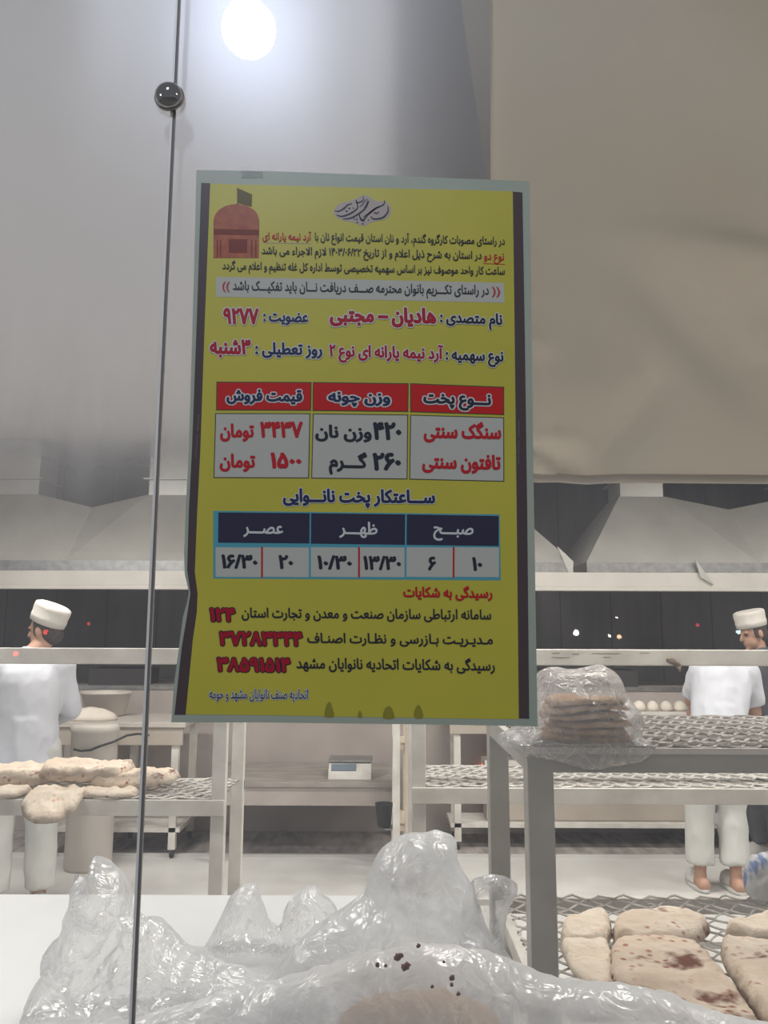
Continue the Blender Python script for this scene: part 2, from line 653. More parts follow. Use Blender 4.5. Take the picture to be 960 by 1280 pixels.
struct(pane(-3.2, -3.2, xb - 0.005, xt - 0.005).build('window_1', M_glass, fix=False))
struct(pane(xb + 0.0027, xt + 0.0027, 3.2, 3.2).build('window_2', M_glass, fix=False))
jn = struct(MB().bar((xb + 0.001, YG + 0.002, 0.3), (xt + 0.001, YG + 0.002, 3.2), 0.0034, 0.004).build('trim_2', M_seal))
MB().bar((xb - 0.003, YG + 0.001, 0.3), (xt - 0.003, YG + 0.001, 3.2), 0.0036, 0.004).build('glass_edge', M_edge, jn)
# sill wall carrying the glass
struct(MB().box(-6, 6, 1.1, 1.22, -0.02, 0.3).build('wall_front', M_wall_light))

# chrome clamp button on the joint
cc = P(212, 122, YG - 0.004)
ck = thing('glass_clamp', cc, 'shiny chrome dome button clamping the glass joint above the yellow poster', 'clamp')
MB().lathe(cc, [(0.0235, 0.0), (0.0235, 0.003), (0.022, 0.005)], 40, M=Matrix.Rotation(PI / 2, 3, 'X')).build('washer', M_steel, ck, True)
prof = [(0.022 * math.cos(a), 0.004 + 0.016 * math.sin(a)) for a in [R(x) for x in (0, 12, 25, 38, 50, 62, 74, 84)]]
MB().lathe(cc, prof, 48, M=Matrix.Rotation(PI / 2, 3, 'X')).build('dome_cap', M_chrome, ck, True)


# ------------------------------------------------------------------ sheets hung behind the glass
def film_mat():
    m = bpy.data.materials.new('milky_film')
    m.use_nodes = True
    nt = m.node_tree
    for n in list(nt.nodes):
        nt.nodes.remove(n)
    out = nt.nodes.new('ShaderNodeOutputMaterial')
    tr = nt.nodes.new('ShaderNodeBsdfTransparent')
    di = nt.nodes.new('ShaderNodeBsdfDiffuse')
    di.inputs[0].default_value = (0.69, 0.68, 0.705, 1)
    tl = nt.nodes.new('ShaderNodeBsdfTranslucent')
    tl.inputs[0].default_value = (0.64, 0.63, 0.655, 1)
    gl = nt.nodes.new('ShaderNodeBsdfGlossy')
    gl.inputs['Roughness'].default_value = 0.36
    tc = nt.nodes.new('ShaderNodeTexCoord')
    sp = nt.nodes.new('ShaderNodeSeparateXYZ')
    nt.links.new(tc.outputs['Object'], sp.inputs[0])
    n = nt.nodes.new('ShaderNodeTexNoise')
    n.inputs['Scale'].default_value = 5
    n.inputs['Detail'].default_value = 4
    mp = nt.nodes.new('ShaderNodeMapping')
    mp.inputs['Scale'].default_value = (2.2, 1, 0.5)
    nt.links.new(tc.outputs['Object'], mp.inputs[0])
    nt.links.new(mp.outputs[0], n.inputs['Vector'])
    md = nt.nodes.new('ShaderNodeMath')
    md.operation = 'MULTIPLY_ADD'
    md.inputs[1].default_value = 0.14
    nt.links.new(n.outputs['Fac'], md.inputs[0])
    nt.links.new(sp.outputs['Z'], md.inputs[2])
    mr = nt.nodes.new('ShaderNodeMapRange')
    mr.interpolation_type = 'SMOOTHSTEP'
    mr.inputs['From Min'].default_value = 0.03
    mr.inputs['From Max'].default_value = 0.50
    mr.inputs['To Min'].default_value = 0.0
    mr.inputs['To Max'].default_value = 0.94
    nt.links.new(md.outputs[0], mr.inputs['Value'])
    m0 = nt.nodes.new('ShaderNodeMixShader')
    m0.inputs[0].default_value = 0.45
    nt.links.new(di.outputs[0], m0.inputs[1])
    nt.links.new(tl.outputs[0], m0.inputs[2])
    mg = nt.nodes.new('ShaderNodeMixShader')
    mg.inputs[0].default_value = 0.08
    nt.links.new(m0.outputs[0], mg.inputs[1])
    nt.links.new(gl.outputs[0], mg.inputs[2])
    mx = nt.nodes.new('ShaderNodeMixShader')
    nt.links.new(mr.outputs[0], mx.inputs[0])
    nt.links.new(tr.outputs[0], mx.inputs[1])
    nt.links.new(mg.outputs[0], mx.inputs[2])
    nt.links.new(mx.outputs[0], out.inputs[0])
    return m


def sheet(fn_left, fn_right, z0, z1, Y, depth, nx, nz):
    """hanging sheet with gentle relief; fn_left/right(z) give its edges"""
    mb = MB()
    for j in range(nz + 1):
        z = z0 + (z1 - z0) * j / nz
        a, b = fn_left(z), fn_right(z)
        for i in range(nx + 1):
            x = a + (b - a) * i / nx
            mb.v.append(Vector((x, Y + depth(x, z), z)))
    for j in range(nz):
        for i in range(nx):
            k = j * (nx + 1) + i
            mb.f.append((k, k + 1, k + nx + 2, k + nx + 1))
    return mb


def gauss(x, z, cx, cz, sx, sz, ang=0.0):
    dx, dz = x - cx, z - cz
    u = dx * math.cos(ang) + dz * math.sin(ang)
    v = -dx * math.sin(ang) + dz * math.cos(ang)
    return math.exp(-(u / sx) ** 2 - (v / sz) ** 2)


YF = 1.19
fl = P(0, 600, YF)
ft = P(575, 0, YF)
fb = P(607, 215, YF)
slope = (ft.x - fb.x) / (ft.z - fb.z)
zb = P(0, 690, YF).z
film = sheet(lambda z: -1.6, lambda z: min(fb.x + slope * (z - fb.z), P(645, 600, YF).x), zb, 3.15, YF,
             lambda x, z: 0.012 * noise.noise(Vector((x * 2.2, 0.3, z * 0.7))) + 0.004 * noise.noise(Vector((x * 7, 2.3, z * 1.6))), 90, 90)
fo = film.build('plastic_film', film_mat(), None, True, fix=False)
rebase(fo, (-0.6, YF, zb))
tag(fo, 'milky plastic film hanging behind the left glass, fading out above the hoods', 'plastic film')

YS = 1.27
sb = P(800, 603, YS)
sl = P(592, 300, YS)


def relief(x, z):
    d = 0.010 * noise.noise(Vector((x * 1.7 + 3, 1.1, z * 1.3)))
    q = P(900, 60, YS)
    d -= 0.085 * gauss(x, z, q.x + 0.10, q.z + 0.03, 0.30, 0.085, R(-52))
    q = P(930, 330, YS)
    d -= 0.045 * gauss(x, z, q.x, q.z, 0.17, 0.045, R(-12))
    q = P(880, 420, YS)
    d += 0.026 * gauss(x, z, q.x, q.z, 0.16, 0.05, R(-50))
    q = P(700, 500, YS)
    d -= 0.020 * gauss(x, z, q.x, q.z, 0.10, 0.06, R(40))
    q = P(770, 540, YS)
    d += 0.015 * gauss(x, z, q.x, q.z, 0.12, 0.035, R(45))
    q = P(680, 585, YS)
    d -= 0.012 * gauss(x, z, q.x, q.z, 0.07, 0.012, R(-35))
    for (ax, ay, bx_, by_, am, wd) in ((735, 592, 815, 480, 0.010, 0.030), (664, 548, 735, 556, -0.008, 0.014), (664, 562, 738, 592, 0.008, 0.014), (664, 424, 684, 436, -0.008, 0.012),
                                      (682, 440, 668, 545, 0.006, 0.016), (700, 560, 790, 470, -0.006, 0.02), (864, 346, 948, 452, 0.010, 0.03)):
        a_, b_ = P(ax, ay, YS), P(bx_, by_, YS)
        e = Vector((b_.x - a_.x, b_.z - a_.z))
        f_ = Vector((x - a_.x, z - a_.z))
        t_ = f_.dot(e) / e.length_squared
        tc_ = max(0, min(1, t_))
        d += 1.7 * am * math.exp(-(f_ - e * tc_).length / wd)
    d += 0.004 * ridged(x * 3.1, 0.7, z * 2.7, 2) * max(0, min(1, (2.05 - z) / 0.2))
    return d


sh = sheet(lambda z: sl.x, lambda z: 1.7, sb.z + 0.012, 3.15, YS, relief, 120, 130)
def paper_mat(m, tcol, w_):
    nt = m.node_tree
    b = nt.nodes['Principled BSDF']
    out = [n for n in nt.nodes if n.type == 'OUTPUT_MATERIAL'][0]
    t = nt.nodes.new('ShaderNodeBsdfTranslucent')
    t.inputs[0].default_value = tcol
    x = nt.nodes.new('ShaderNodeMixShader')
    x.inputs[0].default_value = w_
    nt.links.new(b.outputs[0], x.inputs[1])
    nt.links.new(t.outputs[0], x.inputs[2])
    nt.links.new(x.outputs[0], out.inputs[0])
    return m


M_paper = mat('cream_paper', c255(208, 199, 184), 0.72, 0, c255(199, 191, 177), 2.0, 0.04, 20)
paper_mat(M_paper, c255(206, 194, 174), 0.20)
so = thing('paper_sheet', (0.75, YS, sb.z), 'large creased cream paper sheet hanging behind the glass right of the poster', 'paper sheet')
po = sh.build('sheet', M_paper, so, True, fix=False)
hm = MB()
hp = []
for i in range(60):
    x = sl.x + (1.7 - sl.x) * i / 59
    hp.append((x, YS + relief(x, sb.z) + 0.001, sb.z + 0.007))
hm.tube(hp, 0.0075, 10)
hm.build('rolled_hem', M_paper, so, True)
# strip of a second sheet showing beside the film edge
st = sheet(lambda z: sl.x - 0.12, lambda z: sl.x + 0.028 + 0.003 * math.sin(z * 5), sb.z + 0.3, 3.15, YS - 0.035, lambda x, z: 0.006 * math.sin(x * 60) * 0.3 + 0.003 * noise.noise(Vector((x * 4, 0, z * 2))), 16, 60)
sto = st.build('paper_strip', mat('pale_paper', c255(204, 194, 180), 0.75), None, True, fix=False)
rebase(sto, (sl.x, YS - 0.035, sb.z + 0.3))
tag(sto, 'narrow pale paper strip between the milky film edge and the cream sheet', 'paper strip')

# ------------------------------------------------------------------ poster
YP = YG - 0.004
poster = thing('price_poster', P(442, 905, YP), 'yellow bakery price poster with red table headings taped to the glass', 'poster')


def T(px, py, lift=0.0):
    return P(px, py, YP - lift)


def flat(name, pts, lift, m, th=0.00012):
    mb = MB()
    mb.prism([T(x, y, lift) for x, y in pts], (0, th, 0))
    return mb.build(name, m, poster)


def pm(name, c, rough=0.38):
    return mat('print_' + name, c, rough, 0, spec=0.35)


K_paper = mat('print_paper', c255(170, 177, 162), 0.4, 0, c255(160, 170, 156), 6)
K_yellow = mat('print_yellow', c255(196, 186, 70), 0.4, 0, c255(188, 180, 64), 5)
K_stripe = pm('stripe', c255(82, 70, 72))
K_black = pm('black', c255(44, 46, 58))
K_navy = pm('navy', c255(44, 50, 84))
K_red = pm('red', c255(188, 34, 44))
K_head = pm('heading_red', c255(196, 34, 36))
K_dred = pm('deep_red', c255(170, 28, 48))
K_white = pm('white', c255(206, 208, 206))
K_cell = pm('cell', c255(188, 188, 178))
K_frame = pm('frame', c255(74, 80, 60))
K_teal = pm('teal', c255(84, 160, 176))
K_dnavy = pm('dark_navy', c255(52, 50, 72))
K_dome = mat('print_dome', c255(150, 62, 30), 0.4, 0, c255(172, 88, 40), 60)
K_band = pm('dome_band', c255(122, 44, 26))
K_flag = pm('flag', c255(98, 82, 34))
K_pink = pm('pink_halo', c255(178, 166, 160))
K_stain = pm('stain', c255(146, 138, 56))
K_grey = pm('small_print', c255(128, 122, 122))

outline = [(245.5, 212.5), (340, 214), (450, 218), (560, 222.5), (661.5, 226.5), (664, 400), (667, 600), (672, 908), (560, 906), (440, 904.5), (330, 903), (214, 903),
           (217, 860), (222, 822), (228.5, 772), (234, 752), (236, 740), (231, 718), (230, 690), (232, 640), (236, 560), (239.6, 442), (243, 320)]
flat('sheet', outline, 0.0, K_paper, 0.0004)
flat('yellow_field', [(262.5, 229.5), (360, 232), (450, 234.5), (560, 237), (641, 239), (643, 400), (645, 600), (649, 899), (560, 898), (440, 896), (330, 894), (231.5, 893),
                      (236, 850), (241, 800), (246, 765), (246, 742), (243, 715), (246, 640), (250, 560), (256, 400)], 0.0003, K_yellow)
flat('side_stripe', [(251.5, 228.5), (262.8, 229), (256, 400), (250.5, 560), (246.5, 640), (243.5, 715), (247, 742), (246, 765), (241, 800), (232, 893.5), (218, 893.5),
                     (227, 810), (234, 768), (238, 742), (234, 712), (236, 640), (240, 560), (246, 400)], 0.0004, K_stripe)
flat('side_stripe', [(641, 239.5), (653, 240.5), (656, 420), (659, 640), (661.5, 898.5), (648.5, 898), (646, 640), (643.5, 420)], 0.0004, K_stripe)
# smears along the lower edge
for pts in ([(405, 893), (408, 880), (413, 876), (416, 886), (419, 897), (406, 897)], [(478, 895), (481, 884), (488, 882), (492, 890), (494, 899), (479, 899)],
            [(516, 898), (519, 884), (524, 880), (528, 888), (530, 899)], [(446, 897), (449, 887), (452, 890), (453, 898)]):
    flat('smear', smooth_poly(pts, 2), 0.0005, K_stain)

# --- persian shaping with presentation forms
FORMS = {}
for cp in list(range(0xFB50, 0xFC00)) + list(range(0xFE70, 0xFEFD)):
    d = unicodedata.decomposition(chr(cp)).split()
    if len(d) == 2 and d[0] in ('<initial>', '<medial>', '<final>', '<isolated>'):
        FORMS.setdefault(chr(int(d[1], 16)), {})[d[0][1:-1]] = chr(cp)
LAMALEF = {'\u0627': ('\uFEFB', '\uFEFC'), '\u0622': ('\uFEF5', '\uFEF6')}
DIG = set('۰۱۲۳۴۵۶۷۸۹/')


def shape(s):
    def joins_next(c):
        return c == 'ـ' or 'initial' in FORMS.get(c, {})

    def joins_prev(c):
        return c == 'ـ' or 'final' in FORMS.get(c, {})
    out = []
    i = 0
    while i < len(s):
        c = s[i]
        prev = i > 0 and joins_next(s[i - 1]) and joins_prev(c)
        if c == 'ل' and i + 1 < len(s) and s[i + 1] in LAMALEF:
            out.append(LAMALEF[s[i + 1]][1 if prev else 0])
            i += 2
            continue
        nxt = i + 1 < len(s) and joins_next(c) and joins_prev(s[i + 1])
        F = FORMS.get(c)
        if F and c != 'ـ':
            key = 'medial' if prev and nxt else 'final' if prev else 'initial' if nxt else 'isolated'
            out.append(F.get(key, c))
        else:
            out.append(c)
        i += 1
    out.reverse()
    # digit runs read left to right
    res = []
    i = 0
    while i < len(out):
        if out[i] in DIG:
            j = i
            while j < len(out) and out[j] in DIG:
                j += 1
            res += reversed(out[i:j])
            i = j
        else:
            res.append(out[i])
            i += 1
    return ''.join(res).replace('(', '\u0001').replace(')', '(').replace('\u0001', ')')


TXT = bpy.data.objects.new('tmp_text', bpy.data.curves.new('tmp_text', 'FONT'))
COL.objects.link(TXT)


def fill_text(body, cache={}):
    """outlines of the built-in font, filled by winding number (its contours overlap)"""
    if body in cache:
        return cache[body]
    TXT.data.body = body
    dg = bpy.context.evaluated_depsgraph_get()
    dg.update()
    cu = TXT.evaluated_get(dg).to_curve(dg)
    loops = []
    for sp in cu.splines:
        pts = []
        if sp.type == 'BEZIER':
            n = len(sp.bezier_points)
            for i in range(n):
                p, q = sp.bezier_points[i], sp.bezier_points[(i + 1) % n]
                straight = (p.co.lerp(q.co, 1 / 3) - p.handle_right).length < 1e-4 and (p.co.lerp(q.co, 2 / 3) - q.handle_left).length < 1e-4
                m = 1 if straight else 3
                for k in range(m):
                    t = k / m
                    v = p.co * (1 - t) ** 3 + p.handle_right * 3 * t * (1 - t) ** 2 + q.handle_left * 3 * t * t * (1 - t) + q.co * t ** 3
                    pts.append((v.x, v.y))
        else:
            pts = [(p.co.x, p.co.y) for p in sp.points]
        cl = [pts[i] for i in range(len(pts)) if math.hypot(pts[i][0] - pts[i - 1][0], pts[i][1] - pts[i - 1][1]) > 1e-5]
        if len(cl) > 2:
            loops.append(cl)
    TXT.to_curve_clear()
    V, E = [], []
    for l in loops:
        k = len(V)
        V += [Vector(p) for p in l]
        E += [(k + i, k + (i + 1) % len(l)) for i in range(len(l))]
    ov, _, of, *_ = delaunay_2d_cdt(V, E, [], 0, 1e-6)
    A = np.array([V[e[0]] for e in E])
    B = np.array([V[e[1]] for e in E])
    C = np.array([[sum(ov[i][0] for i in f) / len(f), sum(ov[i][1] for i in f) / len(f)] for f in of])
    x, y = C[:, :1], C[:, 1:]
    left = (B[:, 0] - A[:, 0]) * (y - A[:, 1]) - (x - A[:, 0]) * (B[:, 1] - A[:, 1])
    wn = (((A[:, 1] <= y) & (B[:, 1] > y) & (left > 0)).astype(int) - ((A[:, 1] > y) & (B[:, 1] <= y) & (left < 0)).astype(int)).sum(1)
    keep = [tuple(f) for f, w_ in zip(of, wn) if w_ != 0]
    used = sorted({i for f in keep for i in f})
    mp = {v: i for i, v in enumerate(used)}
    r = [Vector((ov[i][0], ov[i][1], 0)) for i in used], [tuple(mp[i] for i in f) for f in keep]
    cache[body] = r
    return r


def glyphs(s, bold):
    """bold = stroke growth in em; made of shifted copies so that tight counters stay clean"""
    vs, fs = fill_text(shape(s))
    n = 10 if bold > 0.05 else 8
    V, F = list(vs), list(fs)
    rings = [bold] if bold < 0.06 else [bold, bold * 0.5]
    for r in rings:
        for k in range(n):
            d = Vector((math.cos(2 * PI * k / n) * r * 1.15, math.sin(2 * PI * k / n) * r, 0))
            o_ = len(V)
            d.z = -1e-5 * (1 + len(V) // max(1, len(vs)))
            V += [v + d for v in vs]
            F += [tuple(i + o_ for i in f) for f in fs]
    return V, F


def text(s, x0, x1, yl, yr, h, m, bold=0.022, halo=None, hm=None, name='text_line', lift=0.0013, parent=None):
    """ink of s spans x0..x1 on a baseline from yl to yr, upright letters h px tall"""
    vs, fs = glyphs(s, bold)
    a, b = min(v.x for v in vs), max(v.x for v in vs)
    tilt = (yr - yl) / (x1 - x0)

    def place(vs, fs, lift, m, par, nm):
        mb = MB()
        for v in vs:
            u = (v.x - a) / (b - a)
            px = x0 + (x1 - x0) * u
            py = yl + (yr - yl) * u - v.y * h / 0.714
            mb.v.append(T(px, py, lift + v.z))
        mb.f = fs
        return mb.build(nm, m, par, fix=False)
    o = place(vs, fs, lift, m, poster, name)
    if halo:
        hv, hf = glyphs(s, halo)
        place(hv, hf, lift - 0.00015, hm or K_white, o, 'halo')
    return o


# heading paragraph
text('آرد نیمه یارانه ای', 328, 389, 299, 300, 9.0, K_red, 0.016)
text('در راستای مصوبات کارگروه گندم، آرد و نان استان قیمت انواع نان با', 393.5, 631, 300, 305.5, 9.5, K_black, 0.016)
text('نوع دو', 605, 630, 324, 325, 9.5, K_red, 0.016)
text('در استان به شرح ذیل اعلام و از تاریخ ۱۴۰۳/۰۶/۲۲ لازم الاجراء می باشد', 327, 602, 317, 323.5, 9.5, K_black, 0.016)
text('ساعت کار واحد موصوف نیز بر اساس سهمیه تخصیصی توسط اداره کل غله تنظیم و اعلام می گردد', 278, 631, 336, 343, 9.5, K_black, 0.016)
flat('underline', [(604, 329), (631, 330), (631, 330.8), (604, 329.8)], 0.0006, K_red)
flat('underline', [(328, 303), (389, 304), (389, 304.8), (328, 303.8)], 0.0006, K_pink)
flat('white_strip', [(270, 346), (450, 349.5), (630, 353.5), (630.5, 378.5), (450, 374.5), (270, 371)], 0.0005, K_cell)
text('در راستای تکـــریم بانوان محترمه صـــف دریافت نـــان باید تفکیـــک باشد', 291, 611, 362, 368, 11.5, K_black, 0.014)
text('((', 615, 625, 368, 368.5, 10, K_red, 0.01)
text('))', 278, 287, 361.5, 362, 10, K_red, 0.01)
# holder and quota lines
text('نام متصدی :', 550, 628, 402, 405.5, 13, K_black, 0.042, 0.105)
text('هادیان – مجتبی', 412, 545.5, 401, 403.5, 17.5, K_dred, 0.05, 0.11)
text('عضویت :', 329, 385.5, 401, 402.5, 13, K_navy, 0.042, 0.105)
text('۹۲۷۷', 279, 323.5, 404, 404.5, 19, K_dred, 0.045, 0.10)
text('نوع سهمیه :', 557, 629.5, 449, 451.5, 13, K_black, 0.042, 0.105)
text('آرد نیمه یارانه ای نوع ۲', 411.5, 554, 444.5, 448.5, 14, K_dred, 0.042, 0.105)
text('روز تعطیلی :', 319, 403, 442, 443.5, 14, K_navy, 0.042, 0.105)
text('۳شنبه', 262, 313.5, 441, 442.5, 18, K_dred, 0.045, 0.10)


def cell(name, q, fill, fm, w=1.2, lift=0.0005):
    o = flat(name, q, lift, fm)
    (ax, ay), (bx, by), (cx, cy), (dx, dy) = q
    o2 = flat('cell_fill', [(ax + w, ay + w), (bx - w, by + w), (cx - w, cy - w), (dx + w, dy - w)], lift + 0.0002, fill)
    o2.parent = o
    return o


cell('table_heading', [(270.5, 477), (389.5, 477.5), (388.8, 513.5), (270, 513)], K_head, K_frame)
cell('table_heading', [(391, 477.5), (510.8, 479), (510.4, 515), (390.6, 513.7)], K_head, K_frame)
cell('table_heading', [(512.6, 479), (630.2, 483.4), (630.2, 519), (512.6, 515.2)], K_head, K_frame)
cell('table_cell', [(269, 516.4), (388, 516.6), (386.3, 598), (266.8, 597.5)], K_cell, K_frame)
cell('table_cell', [(391, 516.8), (510.2, 518.2), (509.4, 599.3), (389, 598.2)], K_cell, K_frame)
cell('table_cell', [(512.8, 518.4), (630.2, 521.6), (630.4, 602.2), (511.6, 599.5)], K_cell, K_frame)
text('قیمت فروش', 283, 378, 500, 501.5, 13.5, K_navy, 0.045, 0.125)
text('وزن چونه', 410, 488, 501.5, 503, 13.5, K_navy, 0.045, 0.125)
text('نـــوع پخت', 529, 614, 503, 506, 14, K_black, 0.045, 0.125)
text('۳۴۳۷', 325, 378.5, 546, 546, 19, K_red, 0.042)
text('تومان', 275, 317.5, 546, 546, 16, K_red, 0.042)
text('۱۵۰۰', 338, 377, 584.5, 584.5, 19, K_red, 0.042)
text('تومان', 274.5, 319, 583.5, 584, 16, K_red, 0.042)
text('۴۲۰', 466, 502, 548.5, 549, 21, K_black, 0.042)
text('وزن نان', 394, 464.5, 546, 547.5, 15, K_black, 0.038)
text('۲۶۰', 465.5, 501.5, 587, 587, 21, K_black, 0.042)
text('گـــرم', 411, 459, 583.5, 584.5, 16, K_black, 0.042)
text('سنگک سنتی', 529.5, 626.5, 546.5, 548, 17, K_red, 0.042)
text('تافتون سنتی', 527.5, 626, 584.5, 586.5, 17, K_red, 0.042)
text('ســـاعتکار پخت نانـــوایی', 353.5, 544, 626.5, 628.5, 15.5, K_navy, 0.045, 0.095)
# opening hours
flat('hours_frame', [(266.5, 638.5), (272, 638.5), (624.5, 643), (626, 725.5), (266.5, 723)], 0.0005, K_teal)
for q, t in (([(273, 640.5), (387, 641.5), (386.6, 679.3), (272.6, 678.3)], ('عصـــر', 304, 354, 666)),
             ([(389, 641.5), (506.4, 643), (506, 681), (388.6, 679.5)], ('ظهـــر', 424, 472, 667)),
             ([(508.6, 643), (623.4, 645), (623.4, 682.5), (508.2, 681)], ('صبـــح', 541.5, 592, 667))):
    o = flat('hours_heading', q, 0.0007, K_dnavy)
    text(t[0], t[1], t[2], t[3], t[3] + 1, 15, K_white, 0.025)
for x0, x1, t, a, b in ((269.5, 326.3, '۱۶/۳۰', 276.5, 322), (328.7, 386, '۲۰', 348, 366.5), (388.6, 447.6, '۱۰/۳۰', 396.5, 440),
                        (450, 505.6, '۱۳/۳۰', 454, 501.5), (508.2, 566, '۶', 535, 545), (568.2, 623.6, '۱۰', 590, 603)):
    flat('hours_cell', [(x0, 684), (x1, 684.5), (x1, 721.5), (x0, 721)], 0.0007, K_cell)
    text(t, a, b, 709.5 + (a - 276) * 0.010, 709.5 + (b - 276) * 0.010, 16.5, K_black, 0.038)
for x in (327.5, 448.8, 567.1):
    flat('red_divider', [(x - 1.1, 683.5), (x + 1.1, 683.5), (x + 0.9, 722), (x - 1.3, 722)], 0.0009, K_red)
# complaints
text('رسیدگی به شکایات', 504, 615.5, 745.5, 747, 12, K_red, 0.035)
text('سامانه ارتباطی سازمان صنعت و معدن و تجارت استان', 302, 614, 771.5, 774, 12, K_black, 0.02)
text('۱۲۴', 262, 294, 776, 776.5, 16.5, K_dred, 0.042, 0.085, K_black)
text('مـدیـریـت بـازرسی و نظـارت اصنـاف', 384, 616, 803, 805, 12, K_black, 0.02)
text('۳۷۲۸۳۳۴۴', 274, 378, 806, 807, 17, K_dred, 0.042, 0.085, K_black)
text('رسیدگی به شکایات اتحادیه نانوایان مشهد', 370.5, 618.5, 835, 838, 13, K_black, 0.02)
text('۳۸۵۹۱۵۱۴', 271, 363, 838.5, 839.5, 17, K_dred, 0.042, 0.085, K_black)
text('اتحادیه صنف نانوایان مشهد و حومه', 261.5, 385, 873, 873.5, 12, K_navy, 0.012, 0.07)
bpy.data.objects.remove(TXT)

# dome picture
dm = flat('dome_picture', [(266.8, 322.5), (266.8, 278)] + [(295.5 - 28.7 * math.cos(a), 278 - 23 * math.sin(a) ** 0.9) for a in [R(x) for x in range(8, 172, 9)]] + [(324, 278), (323.5, 322.5)], 0.0006, K_dome)
b2 = flat('dome_band', [(267.2, 286), (323.8, 287), (323.8, 294), (267.2, 293)], 0.0008, K_band)
b2.parent = dm
b2 = flat('dome_drum', [(286, 299), (309, 299), (309, 316), (286, 316)], 0.0008, K_band)
b2.parent = dm
for x in (271, 275, 314, 319):
    b2 = flat('dome_rib', [(x, 300), (x + 1.4, 300), (x + 1.4, 321), (x, 321)], 0.0008, K_band)
    b2.parent = dm
fg = flat('flag', [(296.2, 234.5), (298, 235.5), (315, 243), (314.5, 258), (298, 253.5), (297.6, 256), (296.4, 256)], 0.0008, K_flag)
fg.parent = dm


# brush calligraphy
def stroke(mb, pts, w):
    q = []
    for i in range(len(pts) - 1):
        for k in range(5):
            t = k / 5
            p0, p1, p2, p3 = pts[max(i - 1, 0)], pts[i], pts[i + 1], pts[min(i + 2, len(pts) - 1)]
            q.append(tuple(0.5 * (2 * p1[j] + (p2[j] - p0[j]) * t + (2 * p0[j] - 5 * p1[j] + 4 * p2[j] - p3[j]) * t * t + (3 * p1[j] - p0[j] - 3 * p2[j] + p3[j]) * t ** 3) for j in (0, 1)))
    q.append(pts[-1])
    n = len(q)
    k0 = len(mb.v)
    for i, (x, y) in enumerate(q):
        x2, y2 = q[min(i + 1, n - 1)]
        x1, y1 = q[max(i - 1, 0)]
        l = math.hypot(x2 - x1, y2 - y1) or 1
        nx, ny = -(y2 - y1) / l, (x2 - x1) / l
        ww = w * (0.25 + 0.75 * math.sin(PI * (0.08 + 0.84 * i / (n - 1)))) / 2
        for s in (1, -1):
            mb.v.append(T(400 + 0.1146 * (x + s * nx * ww), 230 + 0.1146 * (y + s * ny * ww), 0.0009))
    for i in range(n - 1):
        mb.f.append((k0 + 2 * i, k0 + 2 * i + 1, k0 + 2 * i + 3, k0 + 2 * i + 2))


cal = MB()
for pts, w in (([(160, 290), (205, 296), (265, 262), (300, 228), (350, 212)], 16), ([(180, 335), (230, 352), (300, 335), (365, 300), (410, 255), (395, 175)], 17),
               ([(250, 378), (330, 372), (420, 325), (495, 262), (535, 180)], 18), ([(395, 170), (400, 205), (440, 195), (470, 175), (470, 130)], 13),
               ([(430, 250), (470, 215), (500, 165)], 10), ([(480, 262), (510, 215), (515, 160)], 10),
               ([(430, 330), (440, 380), (470, 395), (520, 335), (600, 270), (690, 225), (705, 180)], 17), ([(470, 360), (560, 300), (640, 240)], 12),
               ([(555, 350), (575, 378), (640, 378), (700, 355), (740, 300), (742, 240)], 17), ([(425, 340), (455, 385), (490, 410)], 10),
               ([(585, 320), (600, 310), (620, 322), (640, 296)], 12), ([(310, 262), (330, 268)], 18), ([(280, 290), (300, 300)], 16), ([(360, 255), (368, 270)], 12),
               ([(370, 370), (374, 392)], 10), ([(398, 370), (404, 398)], 12), ([(455, 430), (478, 436)], 12), ([(522, 390), (534, 398)], 12), ([(395, 418), (415, 422)], 9)):
    stroke(cal, pts, w)
co = cal.build('calligraphy', K_black, poster, fix=False)
hl = flat('calligraphy_halo', smooth_poly([(400 + .1146 * x, 230 + .1146 * y) for x, y in ((145, 275), (230, 200), (350, 185), (470, 110), (560, 150), (640, 200), (720, 170), (790, 290), (730, 390), (560, 410), (480, 470), (380, 420), (230, 395), (160, 350))], 2), 0.0005, K_pink)
hl.parent = co
# tiny vertical print on both stripes (unreadable at this size: only its strokes)
for x0, y0, x1, y1 in ((248.5, 519, 244.5, 571), (648.6, 526, 648.2, 578)):
    sm = MB()
    rnd = random.Random(int(x0))
    for k in range(26):
        if 9 < k < 12:
            continue
        t = k / 25
        x = x0 + (x1 - x0) * t
        y = y0 + (y1 - y0) * t
        dx = rnd.uniform(0.3, 1.3)
        q = [(x - dx, y), (x + rnd.uniform(0.2, 1.2), y + 0.5), (x + 0.2, y + 1.5), (x - dx * .5, y + 1.2)]
        sm.prism([T(a, b, 0.0006) for a, b in q], (0, 0.0001, 0))
    sm.build('small_print', K_grey, poster)
# clear tape along the top edge
M_tape = plastic_mat('clear_tape', (0.7, 0.7, 0.72, 1), 0.10, 0.2, 0.45, 0.1, 30, 0.0)
flat('clear_tape', [(300, 208), (327, 207), (329, 222), (302, 222)], 0.0012, M_tape, 0.0002)


